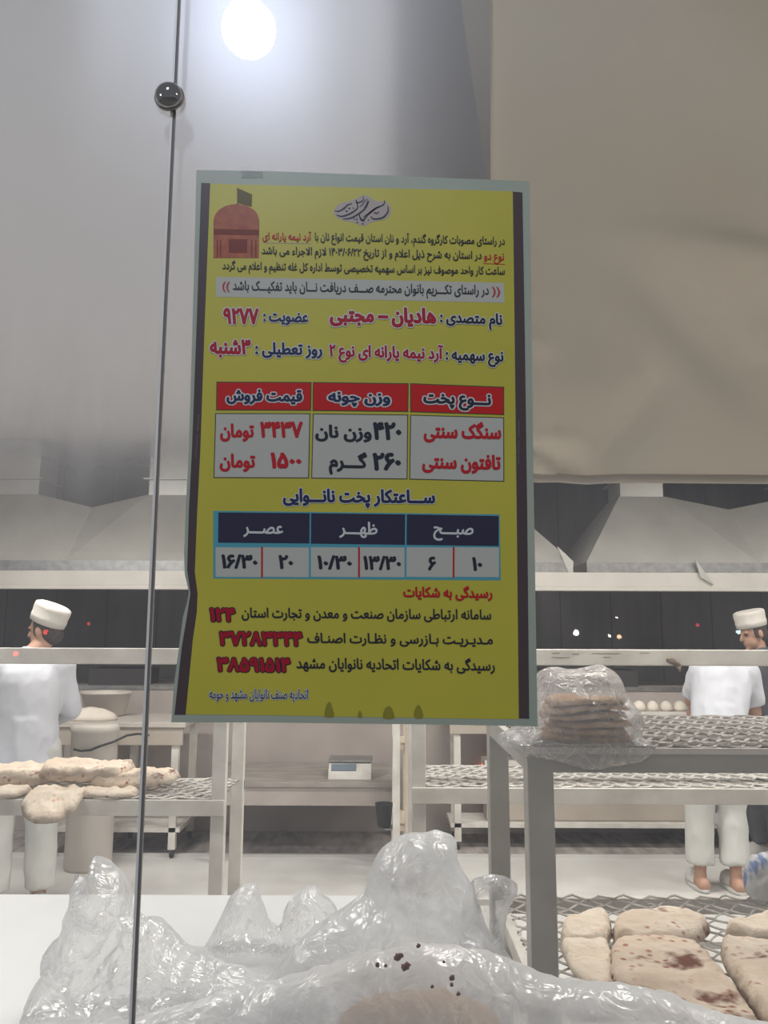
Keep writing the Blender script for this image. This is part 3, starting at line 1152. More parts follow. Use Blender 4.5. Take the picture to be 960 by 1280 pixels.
# ------------------------------------------------------------------ racks
def mesh_shelf(x0, x1, y0, y1, z, pitch=0.026, wl=0.05, r=0.0022, m=None, parent=None, name='mesh_shelf', amp=None):
    mb = MB()
    amp = amp or pitch * 0.5
    n = int((y1 - y0) / pitch)
    for k in range(n + 1):
        y = y0 + k * pitch
        pts = []
        s = int((x1 - x0) / (wl / 4))
        for i in range(s + 1):
            x = x0 + (x1 - x0) * i / s
            ph = math.sin(2 * PI * (x - x0) / wl + (PI if k % 2 else 0))
            pts.append((x, min(max(y + amp * ph, y0), y1), z + 0.003 * math.sin(2 * PI * (x - x0) / wl * 0.5 + k)))
        mb.tube(pts, r, 4, False)
    return mb.build(name, m or M_grey_wire, parent)


# --- front grey rack
FX = P(660, 1000, 1.7).x
FZ = P(700, 937, 1.7).z
FB = 2.36
LZ = PZ(700, 1117, 0.0).z
lowz = P(800, 1117, FB).z
w = 0.054
rack = thing('bread_rack', (0.8, 2.03, 0), 'grey steel rack with wavy mesh shelves at right, nearest the glass', 'rack')
FX2 = 1.34
for x in (FX, FX2 - w):
    for y in (1.7, FB - w):
        MB().box(x, x + w, y, y + w, 0, FZ - 0.044).build('leg', M_grey_paint, rack, bevel=0.003)
fr = MB()
fr.box(FX, FX2, 1.7, 1.7 + 0.03, FZ - 0.046, FZ)
fr.box(FX, FX2, FB - 0.03, FB, FZ - 0.046, FZ)
fr.box(FX, FX + 0.03, 1.73, FB - 0.03, FZ - 0.046, FZ)
fr.box(FX2 - 0.03, FX2, 1.73, FB - 0.03, FZ - 0.046, FZ)
fr.build('top_frame', M_grey_paint, rack, bevel=0.002)
MB().box(FX, FX2, 1.695, 1.7, FZ - 0.008, FZ + 0.004).build('edge_strip', M_white_paint, rack)
mesh_shelf(FX + 0.02, FX2 - 0.02, 1.71, FB - 0.02, FZ + 0.004, 0.021, 0.046, 0.0036, M_grey_wire, rack)
fr = MB()
fr.box(FX + w, FX2 - w, 1.705, 1.735, lowz - 0.04, lowz)
fr.box(FX + w, FX2 - w, FB - 0.045, FB - 0.015, lowz - 0.04, lowz)
fr.box(FX + 0.01, FX + 0.04, 1.7 + w, FB - w, lowz - 0.04, lowz)
fr.box(FX2 - 0.04, FX2 - 0.01, 1.7 + w, FB - w, lowz - 0.04, lowz)
fr.build('lower_frame', M_white_paint, rack, bevel=0.002)
mesh_shelf(FX + 0.03, FX2 - 0.03, 1.62, FB - 0.02, lowz + 0.006, 0.036, 0.07, 0.003, M_pale_wire, rack)
bc = MB().bar((FX + 0.02, FB - w - 0.01, lowz - 0.22), (FX + 0.02, FB - 0.26, lowz - 0.03), 0.02, 0.03)
bc.build('brace', M_grey_paint, rack)


# --- white racks further in
def white_rack(name, label, x0, x1, y0, y1, ztop, zshelf, dz, legs_x, shelf_r=0.0022):
    t = thing(name, ((x0 + x1) / 2, (y0 + y1) / 2, 0), label, 'rack', 'white bread racks inside the bakery')
    lw = 0.05
    for x in legs_x:
        for y in (y0, y1 - lw * 0.8):
            MB().box(x, x + lw, y, y + lw * 0.8, 0, ztop - dz).build('leg', M_white_paint, t, bevel=0.003)
    MB().box(x0, x1, y0 - 0.012, y0 + 0.03, ztop - dz, ztop).build('top_rail', M_white_paint, t, bevel=0.003)
    MB().box(x0, x1, y1 - 0.04, y1, ztop - dz, ztop - dz * 0.4).build('back_rail', M_white_paint, t, bevel=0.003)
    f = MB()
    f.box(x0, x1, y0 - 0.012, y0 - 0.0, zshelf - 0.055, zshelf)
    f.box(x0, x1, y1 - 0.02, y1 + 0.004, zshelf - 0.045, zshelf)
    f.build('shelf_frame', M_white_paint, t, bevel=0.002)
    mesh_shelf(x0 + 0.02, x1 - 0.02, y0 + 0.01, y1 - 0.02, zshelf + 0.002, 0.034, 0.07, 0.0042, M_pale_wire, t)
    f = MB()
    for y in (y0 + 0.006, y1 - 0.03):
        f.box(x0, x1, y, y + 0.025, 0.5, 0.525)
    f.build('stretcher', M_white_paint, t, bevel=0.002)
    return t


RY0, RY1 = 3.0, 3.42
zr_top = P(800, 812, RY0).z
zr_dz = zr_top - P(800, 832, RY0).z
lx1 = P(281, 1000, RY0).x
white_rack('cooling_rack', 'white tubular rack behind the left glass carrying a row of floppy flatbreads', -2.6, lx1, RY0, RY1, P(100, 810, RY0).z, P(100, 999, RY0).z, zr_dz, (lx1 - 0.05, -2.6))
mx0 = P(515, 1000, RY0).x
white_rack('cooling_rack', 'white tubular rack behind the grey rack, empty wire shelf showing beneath its beam', mx0, 2.3, RY0, RY1 + 0.06, zr_top, P(800, 985, RY0).z, zr_dz, (mx0, 2.25))
rl = [o for o in bpy.data.objects if o.name.startswith('top_rail')][-1]
for a_, b_, y_ in ((690, 712, 821.5), (754, 763, 821), (690, 700, 816), (716, 724, 817), (740, 775, 816.5), (800, 812, 816)):
    p_, q_ = P(a_, y_, RY0 - 0.0125), P(b_, y_ + 0.6, RY0 - 0.0125)
    MB().box(p_.x, q_.x, RY0 - 0.0128, RY0 - 0.0115, q_.z, p_.z).build('scuff_mark', M_scuff, rl)
# scrap hanging on the right rail
sc = thing('paper_scrap', P(843, 828, RY0 - 0.02), 'brown torn scrap hanging on the white rail left of the bent baker', 'scrap')
pl = pillow([(832, 822), (840, 821), (848, 826), (853, 832), (850, 842), (846, 834), (839, 830), (833, 828)], 1.6, 0.004, 0.002, 2.0,
            lambda u, v, h: 0.006 * noise.noise(Vector((u * .2, v * .2, 0))), lambda u, v, h: 0.006 * noise.noise(Vector((u * .2, v * .2, 0))), lambda u, v, w_: P(u, v, RY0 - 0.02 - w_))
pl.build('paper', M_rag, sc, True)

# ------------------------------------------------------------------ white counter inside the glass
cz = 0.93
cy1 = PZ(200, 1118, cz).y
ct = thing('counter', (-0.7, 1.6, 0), 'white laminate counter behind the lower left glass, under the clear bags', 'counter')
CX1 = 0.22
MB().box(-2.0, CX1, 1.24, cy1, cz - 0.03, cz).build('worktop', M_counter, ct, bevel=0.004)
MB().box(-1.98, CX1 - 0.02, 1.27, cy1 - 0.03, 0.08, cz - 0.03).build('cabinet_body', M_counter, ct)
MB().box(-1.98, CX1 - 0.06, 1.32, cy1 - 0.08, 0.0, 0.08).build('plinth', M_black, ct)

# ------------------------------------------------------------------ hoods
HY0, HYm, HY1 = 6.3, 7.0, 7.7
hz0 = P(500, 738, HY0).z
hz1 = P(500, 715, HY0).z
hz2 = P(500, 702, HY0).z
zc = P(800, 622, HYm - 0.15).z
zt = P(800, 603, HYm - 0.15).z
zv = P(910, 638, HYm - 0.15).z


def hood(label, cols, xl, xr, parent_loc):
    t = thing('exhaust_hood', parent_loc, label, 'exhaust hood', 'sheet metal exhaust hoods over the ovens')
    b = MB()
    n = len(cols)
    mids = [xl] + [(cols[i] + cols[i + 1]) / 2 for i in range(n - 1)] + [xr]
    c = 0.2
    y0, ya, yb, y1 = HY0, HYm - 0.2, HYm + 0.2, HY1
    for i, xc in enumerate(cols):
        l, r = mids[i], mids[i + 1]
        B = [(l, y0, hz2), (r, y0, hz2), (r, y1, hz2), (l, y1, hz2)]
        C = [(xc - c, ya, zc), (xc + c, ya, zc), (xc + c, yb, zc), (xc - c, yb, zc)]
        k = len(b.v)
        b.v += [Vector(v) for v in B + C]
        b.f += [(k, k + 1, k + 5, k + 4), (k + 2, k + 3, k + 7, k + 6)]
        if i == 0:
            b.f.append((k + 3, k, k + 4, k + 7))
        if i == n - 1:
            b.f.append((k + 1, k + 2, k + 6, k + 5))
        if i < n - 1:
            # valley shared with the next module
            xn = cols[i + 1]
            V = [(r, ya, zv), (r, yb, zv)]
            D = [(xn - c, ya, zc), (xn - c, yb, zc)]
            q = len(b.v)
            b.v += [Vector(v) for v in V + D]
            b.f += [(k + 1, q, k + 5), (k + 1, q + 2, q), (q, q + 1, k + 6, k + 5), (q, q + 2, q + 3, q + 1), (k + 2, k + 6, q + 1), (k + 2, q + 1, q + 3)]
    b.build('canopy', M_hood, t, fix=True)
    f = MB()
    f.box(xl, xr, y0 - 0.006, y0 + 0.03, hz1, hz2)
    f.build('lip', M_steel, t)
    for xc in cols:
        d = MB()
        d.box(xc - 0.185, xc + 0.185, HYm - 0.185, HYm + 0.185, zc, zt)
        d.box(xc - 0.225, xc + 0.225, HYm - 0.225, HYm + 0.225, zt, zt + 0.012)
        d.box(xc - 0.185, xc + 0.185, HYm - 0.185, HYm + 0.185, zt + 0.02, 3.245)
        d.build('duct_collar', M_hood, t)
    return t


yc = HYm - 0.2
cl = [P(x, 622, yc).x for x in (20, 212, 402, 592)]
cl = [cl[0] - (cl[1] - cl[0])] + cl
xr_l = P(716, 702, HY0).x
xl_r = P(733, 702, HY0).x
cr = [P(803, 622, yc).x, P(1017, 622, yc).x, P(1230, 622, yc).x]
hood('pale sheet metal hood with peaked ducts, from the left edge to behind the poster', cl, cl[0] - 0.7, xr_l, (cl[2], HYm, hz2))
hood('pale sheet metal hood at right below the cream sheet, duct collar on its peak', cr, xl_r, min(cr[2] + 0.7, 5.9), (cr[0], HYm, hz2))
hb = MB()
hb.box(-5.9, 5.9, HY0 - 0.02, HY0 + 0.05, hz0 + 0.03, hz1)
hb.box(-5.9, 5.9, HY0 - 0.035, HY0 + 0.05, hz0, hz0 + 0.03)
hbo = hb.build('hood_beam', mat('pale_beam', c255(196, 190, 183), 0.5, 0.1, c255(186, 180, 173), 3), None, bevel=0.004)
rebase(hbo, (0, HY0, hz0))
tag(hbo, 'long pale horizontal beam running under both exhaust hoods', 'beam')
# loose metal tab on the beam
tb = MB()
tb.prism([P(869, 699, HY0 - 0.04), P(888, 724, HY0 - 0.04), P(892, 731, HY0 - 0.04), P(876, 722, HY0 - 0.04)], (0, 0.015, 0))
to = tb.build('metal_tab', M_hood, None)
rebase(to, P(878, 722, HY0 - 0.035))
tag(to, 'small triangular bent tab on the beam below the right hood', 'tab')
tb = MB()
tb.prism([P(697, 683, HY0 - 0.01), P(717, 702, HY0 - 0.01), P(716, 716, HY0 - 0.01), P(711, 716, HY0 - 0.01)], (0, 0.015, 0))
to = tb.build('metal_tab', M_hood, None)
rebase(to, P(713, 716, HY0 - 0.005))
tag(to, 'bent metal flap at the right end of the hood beside the poster', 'tab')

# ------------------------------------------------------------------ ovens and work tables at the back
OY = 6.75
oz = P(800, 862, OY).z
ov = thing('oven', (0, 7.2, 0), 'long low pinkish oven body beneath the hoods with a dark recess above', 'oven')
MB().box(-5.9, 5.9, OY, 7.95, 0, oz).build('body', M_oven, ov, bevel=0.01)
M_oj = mat('oven_joint', c255(120, 112, 107), 0.8)
for x in (-4.2, -2.7, -1.3, 1.35, 2.9, 4.2):
    MB().box(x, x + 0.012, OY - 0.004, OY + 0.01, 0.02, oz).build('panel_joint', M_oj, ov)
MB().box(-5.9, 5.9, OY - 0.01, OY + 0.02, oz - 0.012, oz + 0.02).build('top_edge', M_steel, ov)
M_mouth_dark = mat('mouth_dark', c255(64, 60, 58), 0.9)  # even dark grey for the solid blocks that stand for oven mouths
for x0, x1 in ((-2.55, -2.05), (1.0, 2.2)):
    MB().box(x0, x1, OY + 0.3, OY + 0.7, oz, oz + 0.14).build('oven_mouth', M_mouth_dark, ov)
for px, py in ((103, 957), (606, 957)):
    q = P(px, py, OY - 0.03)
    fl_ = MB()
    for k in range(3):
        fl_.lathe((q.x - 0.02 + 0.025 * k, q.y, q.z - 0.03), [(0.004, 0), (0.013, 0.012), (0.010, 0.03), (0.002, 0.05 - 0.012 * (k % 2))], 10)
    fl_.build('burner_flame', M_flame, ov, True)


def work_table(label, x0, x1, y0, y1, z, legs, m_top, mf, low=None):
    t = thing('work_table', ((x0 + x1) / 2, (y0 + y1) / 2, 0), label, 'table')
    MB().box(x0, x1, y0, y1, z - 0.035, z).build('tabletop', m_top, t, bevel=0.003)
    MB().box(x0 + 0.02, x1 - 0.02, y0 + 0.015, y0 + 0.04, z - 0.16, z - 0.035).build('apron', mf, t)
    for x in legs:
        for y in (y0 + 0.03, y1 - 0.08):
            l = MB().box(x, x + 0.05, y, y + 0.05, 0.06, z - 0.035).build('leg', M_white_paint, t)
            MB().lathe((x + 0.0125, y + 0.025, 0.035), [(0.012, 0), (0.034, 0.001), (0.034, 0.024), (0.012, 0.025)], 16, M=Matrix.Rotation(PI / 2, 3, 'Y')).build('caster', M_black, l)
    if low:
        s = MB().box(x0 + 0.02, x1 - 0.02, y0 + 0.03, y1 - 0.03, low - 0.03, low)
        s.build('lower_shelf', M_white_paint, t)
    return t


tz = P(400, 978, 5.85).z
twx0, twx1 = P(300, 978, 5.85).x, P(500, 978, 5.85).x
M_tt = mat('worn_steel_top', c255(150, 142, 135), 0.55, 0.3, c255(170, 162, 154), 5, stretch=(1, 3, 1))
work_table('low worn steel work table with a scale on it, below the poster', twx0 - 0.25, twx1, 5.85, 6.7, tz, (twx0 - 0.2, twx1 - 0.06), M_tt, M_oven)
# scale
sq = PZ(437, 975, tz)
sca = thing('kitchen_scale', (sq.x, sq.y, tz), 'small white digital scale standing on the low steel table', 'scale')
bw = 0.155
b = MB()
b.prism([(sq.x - bw, sq.y, tz), (sq.x - bw, sq.y + 0.02, tz + 0.055), (sq.x - bw, sq.y + 0.08, tz + 0.10), (sq.x - bw, sq.y + 0.32, tz + 0.10), (sq.x - bw, sq.y + 0.32, tz)], (2 * bw, 0, 0))
b.build('body', M_white_paint, sca, bevel=0.006)
d = MB().add([(sq.x - bw + 0.02, sq.y + 0.02, tz + 0.062), (sq.x + bw - 0.11, sq.y + 0.02, tz + 0.062), (sq.x + bw - 0.11, sq.y + 0.072, tz + 0.1), (sq.x - bw + 0.02, sq.y + 0.072, tz + 0.1),
              (sq.x - bw + 0.02, sq.y + 0.03, tz + 0.05), (sq.x + bw - 0.11, sq.y + 0.03, tz + 0.05), (sq.x + bw - 0.11, sq.y + 0.085, tz + 0.09), (sq.x - bw + 0.02, sq.y + 0.085, tz + 0.09)],
             [(0, 1, 2, 3), (7, 6, 5, 4), (0, 4, 5, 1), (1, 5, 6, 2), (2, 6, 7, 3), (3, 7, 4, 0)])
d.build('display', mat('grey_display', c255(110, 122, 132), 0.3), sca)
MB().box(sq.x - bw - 0.005, sq.x + bw + 0.005, sq.y + 0.09, sq.y + 0.33, tz + 0.108, tz + 0.122).build('pan', M_steel, sca, bevel=0.003)
MB().box(sq.x - 0.03, sq.x + 0.03, sq.y + 0.18, sq.y + 0.24, tz + 0.098, tz + 0.11).build('pan_post', M_steel, sca)

# tall narrow trolley frame beside the low table
tq0, tq1 = P(491, 1000, 5.3).x, P(513, 1000, 5.3).x
tro = thing('trolley', ((tq0 + tq1) / 2, 5.5, 0), 'narrow beige trolley frame on casters beside the low steel table', 'trolley')
M_beige_paint = mat('beige_painted_tube', c255(196, 182, 164), 0.5, 0, c255(180, 166, 150), 8)
for x, m_ in ((tq0, M_white_paint), (tq1 - 0.035, M_beige_paint)):
    for y in (5.3, 5.75):
        l = MB().box(x, x + 0.045, y, y + 0.045, 0.09, 1.35).build('upright', m_, tro)
        MB().lathe((x + 0.008, y + 0.022, 0.05), [(0.014, 0), (0.048, 0.001), (0.048, 0.028), (0.014, 0.029)], 18, M=Matrix.Rotation(PI / 2, 3, 'Y')).build('caster', M_black, l)
for z in (0.35, 0.85, 1.32):
    MB().box(tq0, tq1, 5.31, 5.79, z, z + 0.03).build('tier', M_beige_paint, tro)

# right table with dough balls, behind the bent baker
dz_ = P(820, 891, 6.2).z
rx0 = P(560, 1000, 6.2).x
work_table('white work table with a row of dough balls on it, beyond the bent baker', rx0, 5.2, 6.2, 6.62, dz_, (rx0 + 0.05, P(905, 1000, 6.2).x + 0.3, 4.9), M_white_paint, M_beige, P(800, 1030, 6.23).z)
# beige chest under that table
lowt = P(800, 1030, 6.23).z + 0.001
bxo = MB().box(rx0 + 0.3, 4.6, 6.30, 6.52, lowt, 0.62).build('chest', M_beige, None, bevel=0.01)
rebase(bxo, ((rx0 + 4.85) / 2, 6.41, lowt))
MB().box(rx0 + 0.29, 4.61, 6.29, 6.53, 0.58, 0.63).build('lid', M_white_paint, bxo)
tag(bxo, 'long low beige chest on the lower shelf under the dough table', 'chest')
k = 0
for i in range(16):
    px = 680 + 17 * i
    if px > 965:
        break
    q = P(px, 890, 6.34)
    rr = 0.046 + 0.003 * math.sin(i * 2.1)
    mbd = MB().lathe((0, 0, 0), [(rr * 0.7, 0), (rr, 0.014), (rr * 1.02, 0.03), (rr * 0.85, 0.055), (rr * 0.5, 0.072), (rr * 0.12, 0.078)], 20)
    do = mbd.build('dough_ball', M_dough, None, True)
    do.location = (q.x, q.y, dz_)
    do.rotation_euler.z = i
    tag(do, 'round white dough ball in the row on the table behind the racks', 'dough ball', 'row of dough balls on the far table')

# left back: table, basin, dough mound, mixer
lz = P(120, 903, 5.95).z
lxa, lxb = P(60, 900, 5.95).x, P(232, 900, 5.95).x
work_table('pale work table right of the left baker carrying basin and dough', lxa, lxb, 5.95, 6.6, lz, (lxa + 0.05, P(132, 1000, 6).x, lxb - 0.1), M_basin, M_beige, P(100, 1035, 5.97).z)
q = P(132, 884, 6.4)
ba = thing('basin', (q.x, q.y, lz), 'wide beige white basin on the table right of the left baker', 'basin')
zz = P(132, 864, 6.4).z
MB().lathe((q.x, q.y, lz), [(0.12, 0), (0.15, 0.01), (0.19, zz - lz - 0.02), (0.205, zz - lz - 0.018), (0.205, zz - lz), (0.185, zz - lz), (0.14, 0.03), (0.02, 0.025)], 36, 1.0, 0.75).build('bowl', M_basin, ba, True)
MB().lathe((q.x, q.y, zz - 0.05), [(0.17, 0), (0.15, 0.03), (0.08, 0.05), (0.01, 0.055)], 30, 1.0, 0.72).build('dough', M_dough, ba, True)
q = P(113, 902, 6.1)
mo = MB().lathe((0, 0, 0), [(0.19, 0), (0.20, 0.02), (0.17, 0.05), (0.10, 0.08), (0.02, 0.095)], 30, 1.0, 0.6).build('dough_mound', M_dough, None, True)
mo.location = (q.x, q.y, lz)
tag(mo, 'flat white dough mound on the table edge in front of the basin', 'dough')
# drum standing under the left table front
q = P(118, 930, 5.72)
dr = thing('drum', (q.x, q.y, 0), 'off-white drum with a black hose standing beside the left baker', 'drum')
dh = P(118, 907, 5.6).z
MB().lathe((q.x, q.y, 0), [(0.155, 0), (0.16, 0.02), (0.16, dh - 0.06), (0.168, dh - 0.05), (0.168, dh - 0.02), (0.15, dh)], 36, 1, 0.7).build('barrel', M_basin, dr, True)
hp = [P(x, y, 5.58) for x, y in ((91, 937), (100, 939), (112, 938), (124, 933), (140, 928), (152, 922), (166, 920), (180, 922))]
MB().tube([(p.x, 5.594 if p.x < q.x + 0.2 else 5.7, p.z) for p in hp], 0.008, 8).build('hose', M_black, dr, True)
# dark bucket by the trolley
q = P(484, 1020, 5.95)
q.x -= 0.1
bk = thing('bucket', (q.x, 5.55, 0), 'dark grey bucket on the floor left of the beige trolley', 'bucket')
bz = P(484, 1004, 5.55).z
q = P(480, 1020, 5.55)
bk.location = (q.x, 5.55, bz - 0.12)
MB().lathe((q.x, 5.55, bz - 0.15), [(0.035, 0), (0.045, 0.01), (0.058, 0.145), (0.062, 0.15), (0.054, 0.15), (0.03, 0.03)], 24).build('pail', M_black, bk, True)
MB().bar((q.x, 5.56, bz - 0.155), (q.x + 0.075, 5.56, bz - 0.155), 0.12, 0.008).build('bracket', M_steel, bk)


# ------------------------------------------------------------------ flatbreads
def flatbread(label, pts_px, z, th, m, seed, group, bend=None, wav=0.018, step=0.011):
    pts = []
    for x, y in resample(smooth_poly([tuple(p) for p in pts_px], 1), 7):
        x += 3.5 * noise.noise(Vector((x * .09, y * .09, seed)))
        y += 3.0 * noise.noise(Vector((x * .09, y * .09, seed + 5)))
        q = PZ(x, y, z + th)
        pts.append((q.x, q.y))
    rnd = random.Random(seed)
    ox, oy = rnd.uniform(0, 50), rnd.uniform(0, 50)

    def top(u, v, h):
        return wav * (noise.noise(Vector((u * 9 + ox, v * 9 + oy, 0))) * 0.7 + noise.noise(Vector((u * 26 + ox, v * 26, 3))) * 0.35) * h + (bend(u, v) if bend else 0)

    def bot(u, v, h):
        return bend(u, v) if bend else 0
    mb = pillow(pts, step, th, 0.0, th * 0.55, top, bot, lambda u, v, w_: Vector((u, v, z + w_)), 1)
    o = mb.build('flatbread', m, None, True)
    c = sum((Vector((p[0], p[1], z)) for p in pts), Vector()) / len(pts)
    rebase(o, c)
    tag(o, label, 'flatbread', group)
    return o


def cp(pts):
    return [(600 + .375 * x, 1040 + .375 * y) for x, y in pts]


zb_ = lowz + 0.012
G1 = 'flatbreads on the lower mesh shelf of the grey rack'
flatbread('pale folded flatbread lying nearest the grey post at the back of the lower shelf', cp([(262, 300), (330, 245), (432, 235), (445, 330), (380, 350), (272, 340)]), zb_, 0.028, M_bread_pale, 1, G1)
flatbread('folded flatbread with brown patch at back centre of the lower shelf', cp([(440, 262), (520, 245), (640, 228), (725, 248), (782, 290), (720, 330), (640, 340), (520, 340), (438, 335)]), zb_, 0.03, M_bread, 2, G1)
flatbread('small pale flatbread flap left of the big charred one on the lower shelf', cp([(262, 350), (345, 342), (434, 350), (446, 440), (450, 505), (365, 515), (310, 440), (272, 390)]), zb_, 0.016, M_bread_pale, 3, G1)
flatbread('big flatbread with dark char marks in the middle of the lower shelf', cp([(432, 340), (560, 328), (650, 330), (730, 345), (800, 430), (880, 520), (945, 610), (960, 700), (760, 720), (640, 620), (560, 530), (500, 520), (450, 500), (430, 420)]), zb_ + 0.002, 0.03, M_bread_charred, 4, G1)
flatbread('long flatbread at the right edge with brown blisters, beside the charred one', cp([(785, 330), (870, 330), (1000, 350), (1060, 420), (1060, 640), (960, 620), (880, 500), (820, 410)]), zb_ + 0.004, 0.034, M_bread, 8, G1)
flatbread('pale flatbread at the back right of the lower shelf, half out of the picture', cp([(800, 298), (870, 262), (980, 255), (1060, 270), (1050, 330), (960, 330), (870, 325)]), zb_, 0.03, M_bread_pale, 6, G1)

# breads on the left white rack
G2 = 'floppy flatbreads on the left white rack'
zl = P(100, 999, RY0).z + 0.006


def drape(y_edge):
    return lambda u, v: -max(0, (y_edge - v)) * 1.1 if v < y_edge else 0.0


def cq(pts):
    return [(0.297 * x, 740 + 0.297 * y) for x, y in pts]


def left_bread(label, x0, x1, y0, y1, th, seed, m, zoff, hump=0.03, droop=0.0, step=0.016):
    rnd = random.Random(seed)
    n = 22
    cx, cy = (x0 + x1) / 2, (y0 + y1) / 2
    pts = []
    for i in range(n):
        a = 2 * PI * i / n
        k = 1 + rnd.uniform(-.07, .05)
        ca, sa = math.cos(a), math.sin(a)
        pts.append((cx + (x1 - x0) / 2 * k * abs(ca) ** 0.7 * (1 if ca > 0 else -1), cy + (y1 - y0) / 2 * k * abs(sa) ** 0.7 * (1 if sa > 0 else -1)))
    ox = rnd.uniform(0, 40)

    def bend(u, v):
        b_ = hump * (0.5 + 0.5 * noise.noise(Vector((u * 6 + ox, v * 5, 1.0)))) * math.exp(-((v - cy) / (0.35 * (y1 - y0))) ** 2)
        if v < RY0 - 0.012:
            b_ -= (RY0 - 0.012 - v) * droop
        return b_

    mb = pillow(pts, step, th, 0.0, th * 0.7, lambda u, v, h: bend(u, v) + 0.016 * noise.noise(Vector((u * 18 + ox, v * 18, 0))) * h + 0.008 * noise.noise(Vector((u * 45 + ox, v * 45, 0))) * h, lambda u, v, h: bend(u, v), lambda u, v, w_: Vector((u, v, zl + zoff + w_)), 1)
    o = mb.build('flatbread', m, None, True)
    rebase(o, (cx, cy, zl + zoff))
    tag(o, label, 'flatbread', G2)


def xr(px):
    return P(px, 990, RY0 + 0.1).x


left_bread('flatbread at the right end of the left rack, tip crossing the glass joint', xr(104), xr(214), 3.07, 3.33, 0.026, 11, M_bread, 0.020, 0.035)
left_bread('humped flatbread in the middle of the left rack behind the drooping one', xr(30), xr(150), 3.10, 3.39, 0.03, 12, M_bread, 0.034, 0.05)
left_bread('flatbread at the far left of the left rack, cut by the picture edge', xr(-60), xr(56), 3.09, 3.39, 0.03, 13, M_bread, 0.020, 0.045)
left_bread('flat pale flatbread along the front beam under the right tip bread', xr(108), xr(180), 2.985, 3.12, 0.018, 14, M_bread_pale, 0.001, 0.01)
left_bread('pale flatbread drooping over the front beam of the left rack', xr(46), xr(118), 2.90, 3.12, 0.016, 15, M_bread_pale, 0.004, 0.01, 0.8)
left_bread('crumpled pale flatbread on the front beam at the far left', xr(-40), xr(48), 2.975, 3.12, 0.018, 16, M_bread_pale, 0.001, 0.02)


# ------------------------------------------------------------------ clear bags
def bag(name, label, cat, outline_px, Y, front, back, rim, m, seed, amp=0.03, freq=7.0, step=0.014, group=None, lean=0.0, zfloor=None, drape=None):
    pts = []
    fine = resample([tuple(p) for p in outline_px], 14)
    for x, y in fine:
        x += 4 * noise.noise(Vector((x * .06, y * .06, seed)))
        y += 4 * noise.noise(Vector((x * .06, y * .06, seed + 5)))
        q = P(x, y, Y)
        pts.append((q.x, max(q.z, zfloor) if zfloor else q.z))
    z0 = min(p[1] for p in pts)

    def nf(s):
        def f(u, v, h):
            wu = 0.05 * noise.noise(Vector((u * 5 + seed, v * 5, s)))
            wv = 0.05 * noise.noise(Vector((u * 5, v * 5 + seed, s + 9)))
            r_ = ridged((u + wu) * freq + seed, s * 3.0, (v + wv) * freq * 0.8, 4) - 1.0
            return s * amp * r_ * (0.25 + 0.75 * h) + 0.4 * amp * noise.noise(Vector((u * 30 + seed, v * 30, s))) * h
        return f

    def frame(u, v, w_):
        q = Vector((u, Y - w_ + lean * (v - z0), v))
        if drape is not None and q.z < drape and q.y > 1.686 and q.x > FX - 0.02:
            q.y = 1.686 - 0.02 * (q.y - 1.686)
        if zfloor is not None and q.z < zfloor:
            q.z = zfloor + 0.002
        return q
    mb = pillow(pts, step, front, back, rim, nf(1), nf(-1), frame, 1)
    cx = sum(p[0] for p in pts) / len(pts)
    o = mb.build(name, m, None, True)
    rebase(o, (cx, Y, z0))
    tag(o, label, cat, group)
    return o


G3 = 'clear plastic bags heaped on the white counter'
bag('plastic_bag', 'thin clear bag with a pointed crumpled top at left, across the glass joint', 'plastic bag',
    [(20, 1300), (40, 1235), (55, 1215), (62, 1180), (78, 1165), (92, 1110), (94, 1088), (104, 1097), (113, 1096), (118, 1068), (128, 1074), (152, 1090), (162, 1110), (170, 1140), (205, 1160), (222, 1180), (300, 1210), (420, 1300), (420, 1330), (20, 1330)],
    1.52, 0.09, 0.09, 0.10, M_bag_thin, 3.1, 0.042, 12.0, 0.011, G3, 0.0, cz)
bag('plastic_bag', 'thin clear bag peaking in the middle of the counter under the poster', 'plastic bag',
    [(180, 1330), (215, 1215), (255, 1185), (275, 1150), (288, 1118), (308, 1104), (322, 1108), (336, 1150), (350, 1160), (356, 1135), (372, 1115), (390, 1104), (420, 1130), (440, 1220), (440, 1330)],
    1.80, 0.08, 0.08, 0.10, M_bag_thin, 9.7, 0.040, 12.0, 0.012, G3, 0.0, cz)
bag('plastic_bag', 'big milky bag humped highest on the counter below the poster', 'plastic bag',
    [(300, 1340), (330, 1230), (375, 1170), (420, 1140), (458, 1112), (462, 1090), (476, 1062), (502, 1043), (545, 1036), (570, 1045), (574, 1078), (588, 1100), (604, 1150), (640, 1200), (690, 1260), (730, 1340)],
    1.57, 0.11, 0.09, 0.13, M_bag_milky, 5.4, 0.045, 11.0, 0.011, G3, 0.0, cz)
bag('plastic_bag', 'small clear bag puffed up against the grey post foot', 'plastic bag',
    [(575, 1200), (578, 1130), (592, 1098), (615, 1089), (635, 1095), (649, 1110), (640, 1128), (632, 1150), (630, 1200), (600, 1230)],
    1.585, 0.05, 0.04, 0.06, M_bag_thin, 15.0, 0.016, 11.0, 0.009, G3)
bag('plastic_bag', 'wide milky bag along the bottom edge of the picture, brown crumbs on it', 'plastic bag',
    [(60, 1345), (120, 1290), (200, 1265), (300, 1235), (380, 1215), (450, 1195), (520, 1180), (600, 1188), (650, 1205), (690, 1222), (730, 1228), (800, 1232), (860, 1252), (930, 1275), (1000, 1290), (1000, 1345)],
    1.34, 0.07, 0.07, 0.10, M_bag_milky, 21.0, 0.026, 11.0, 0.010, G3, 0.0, cz)
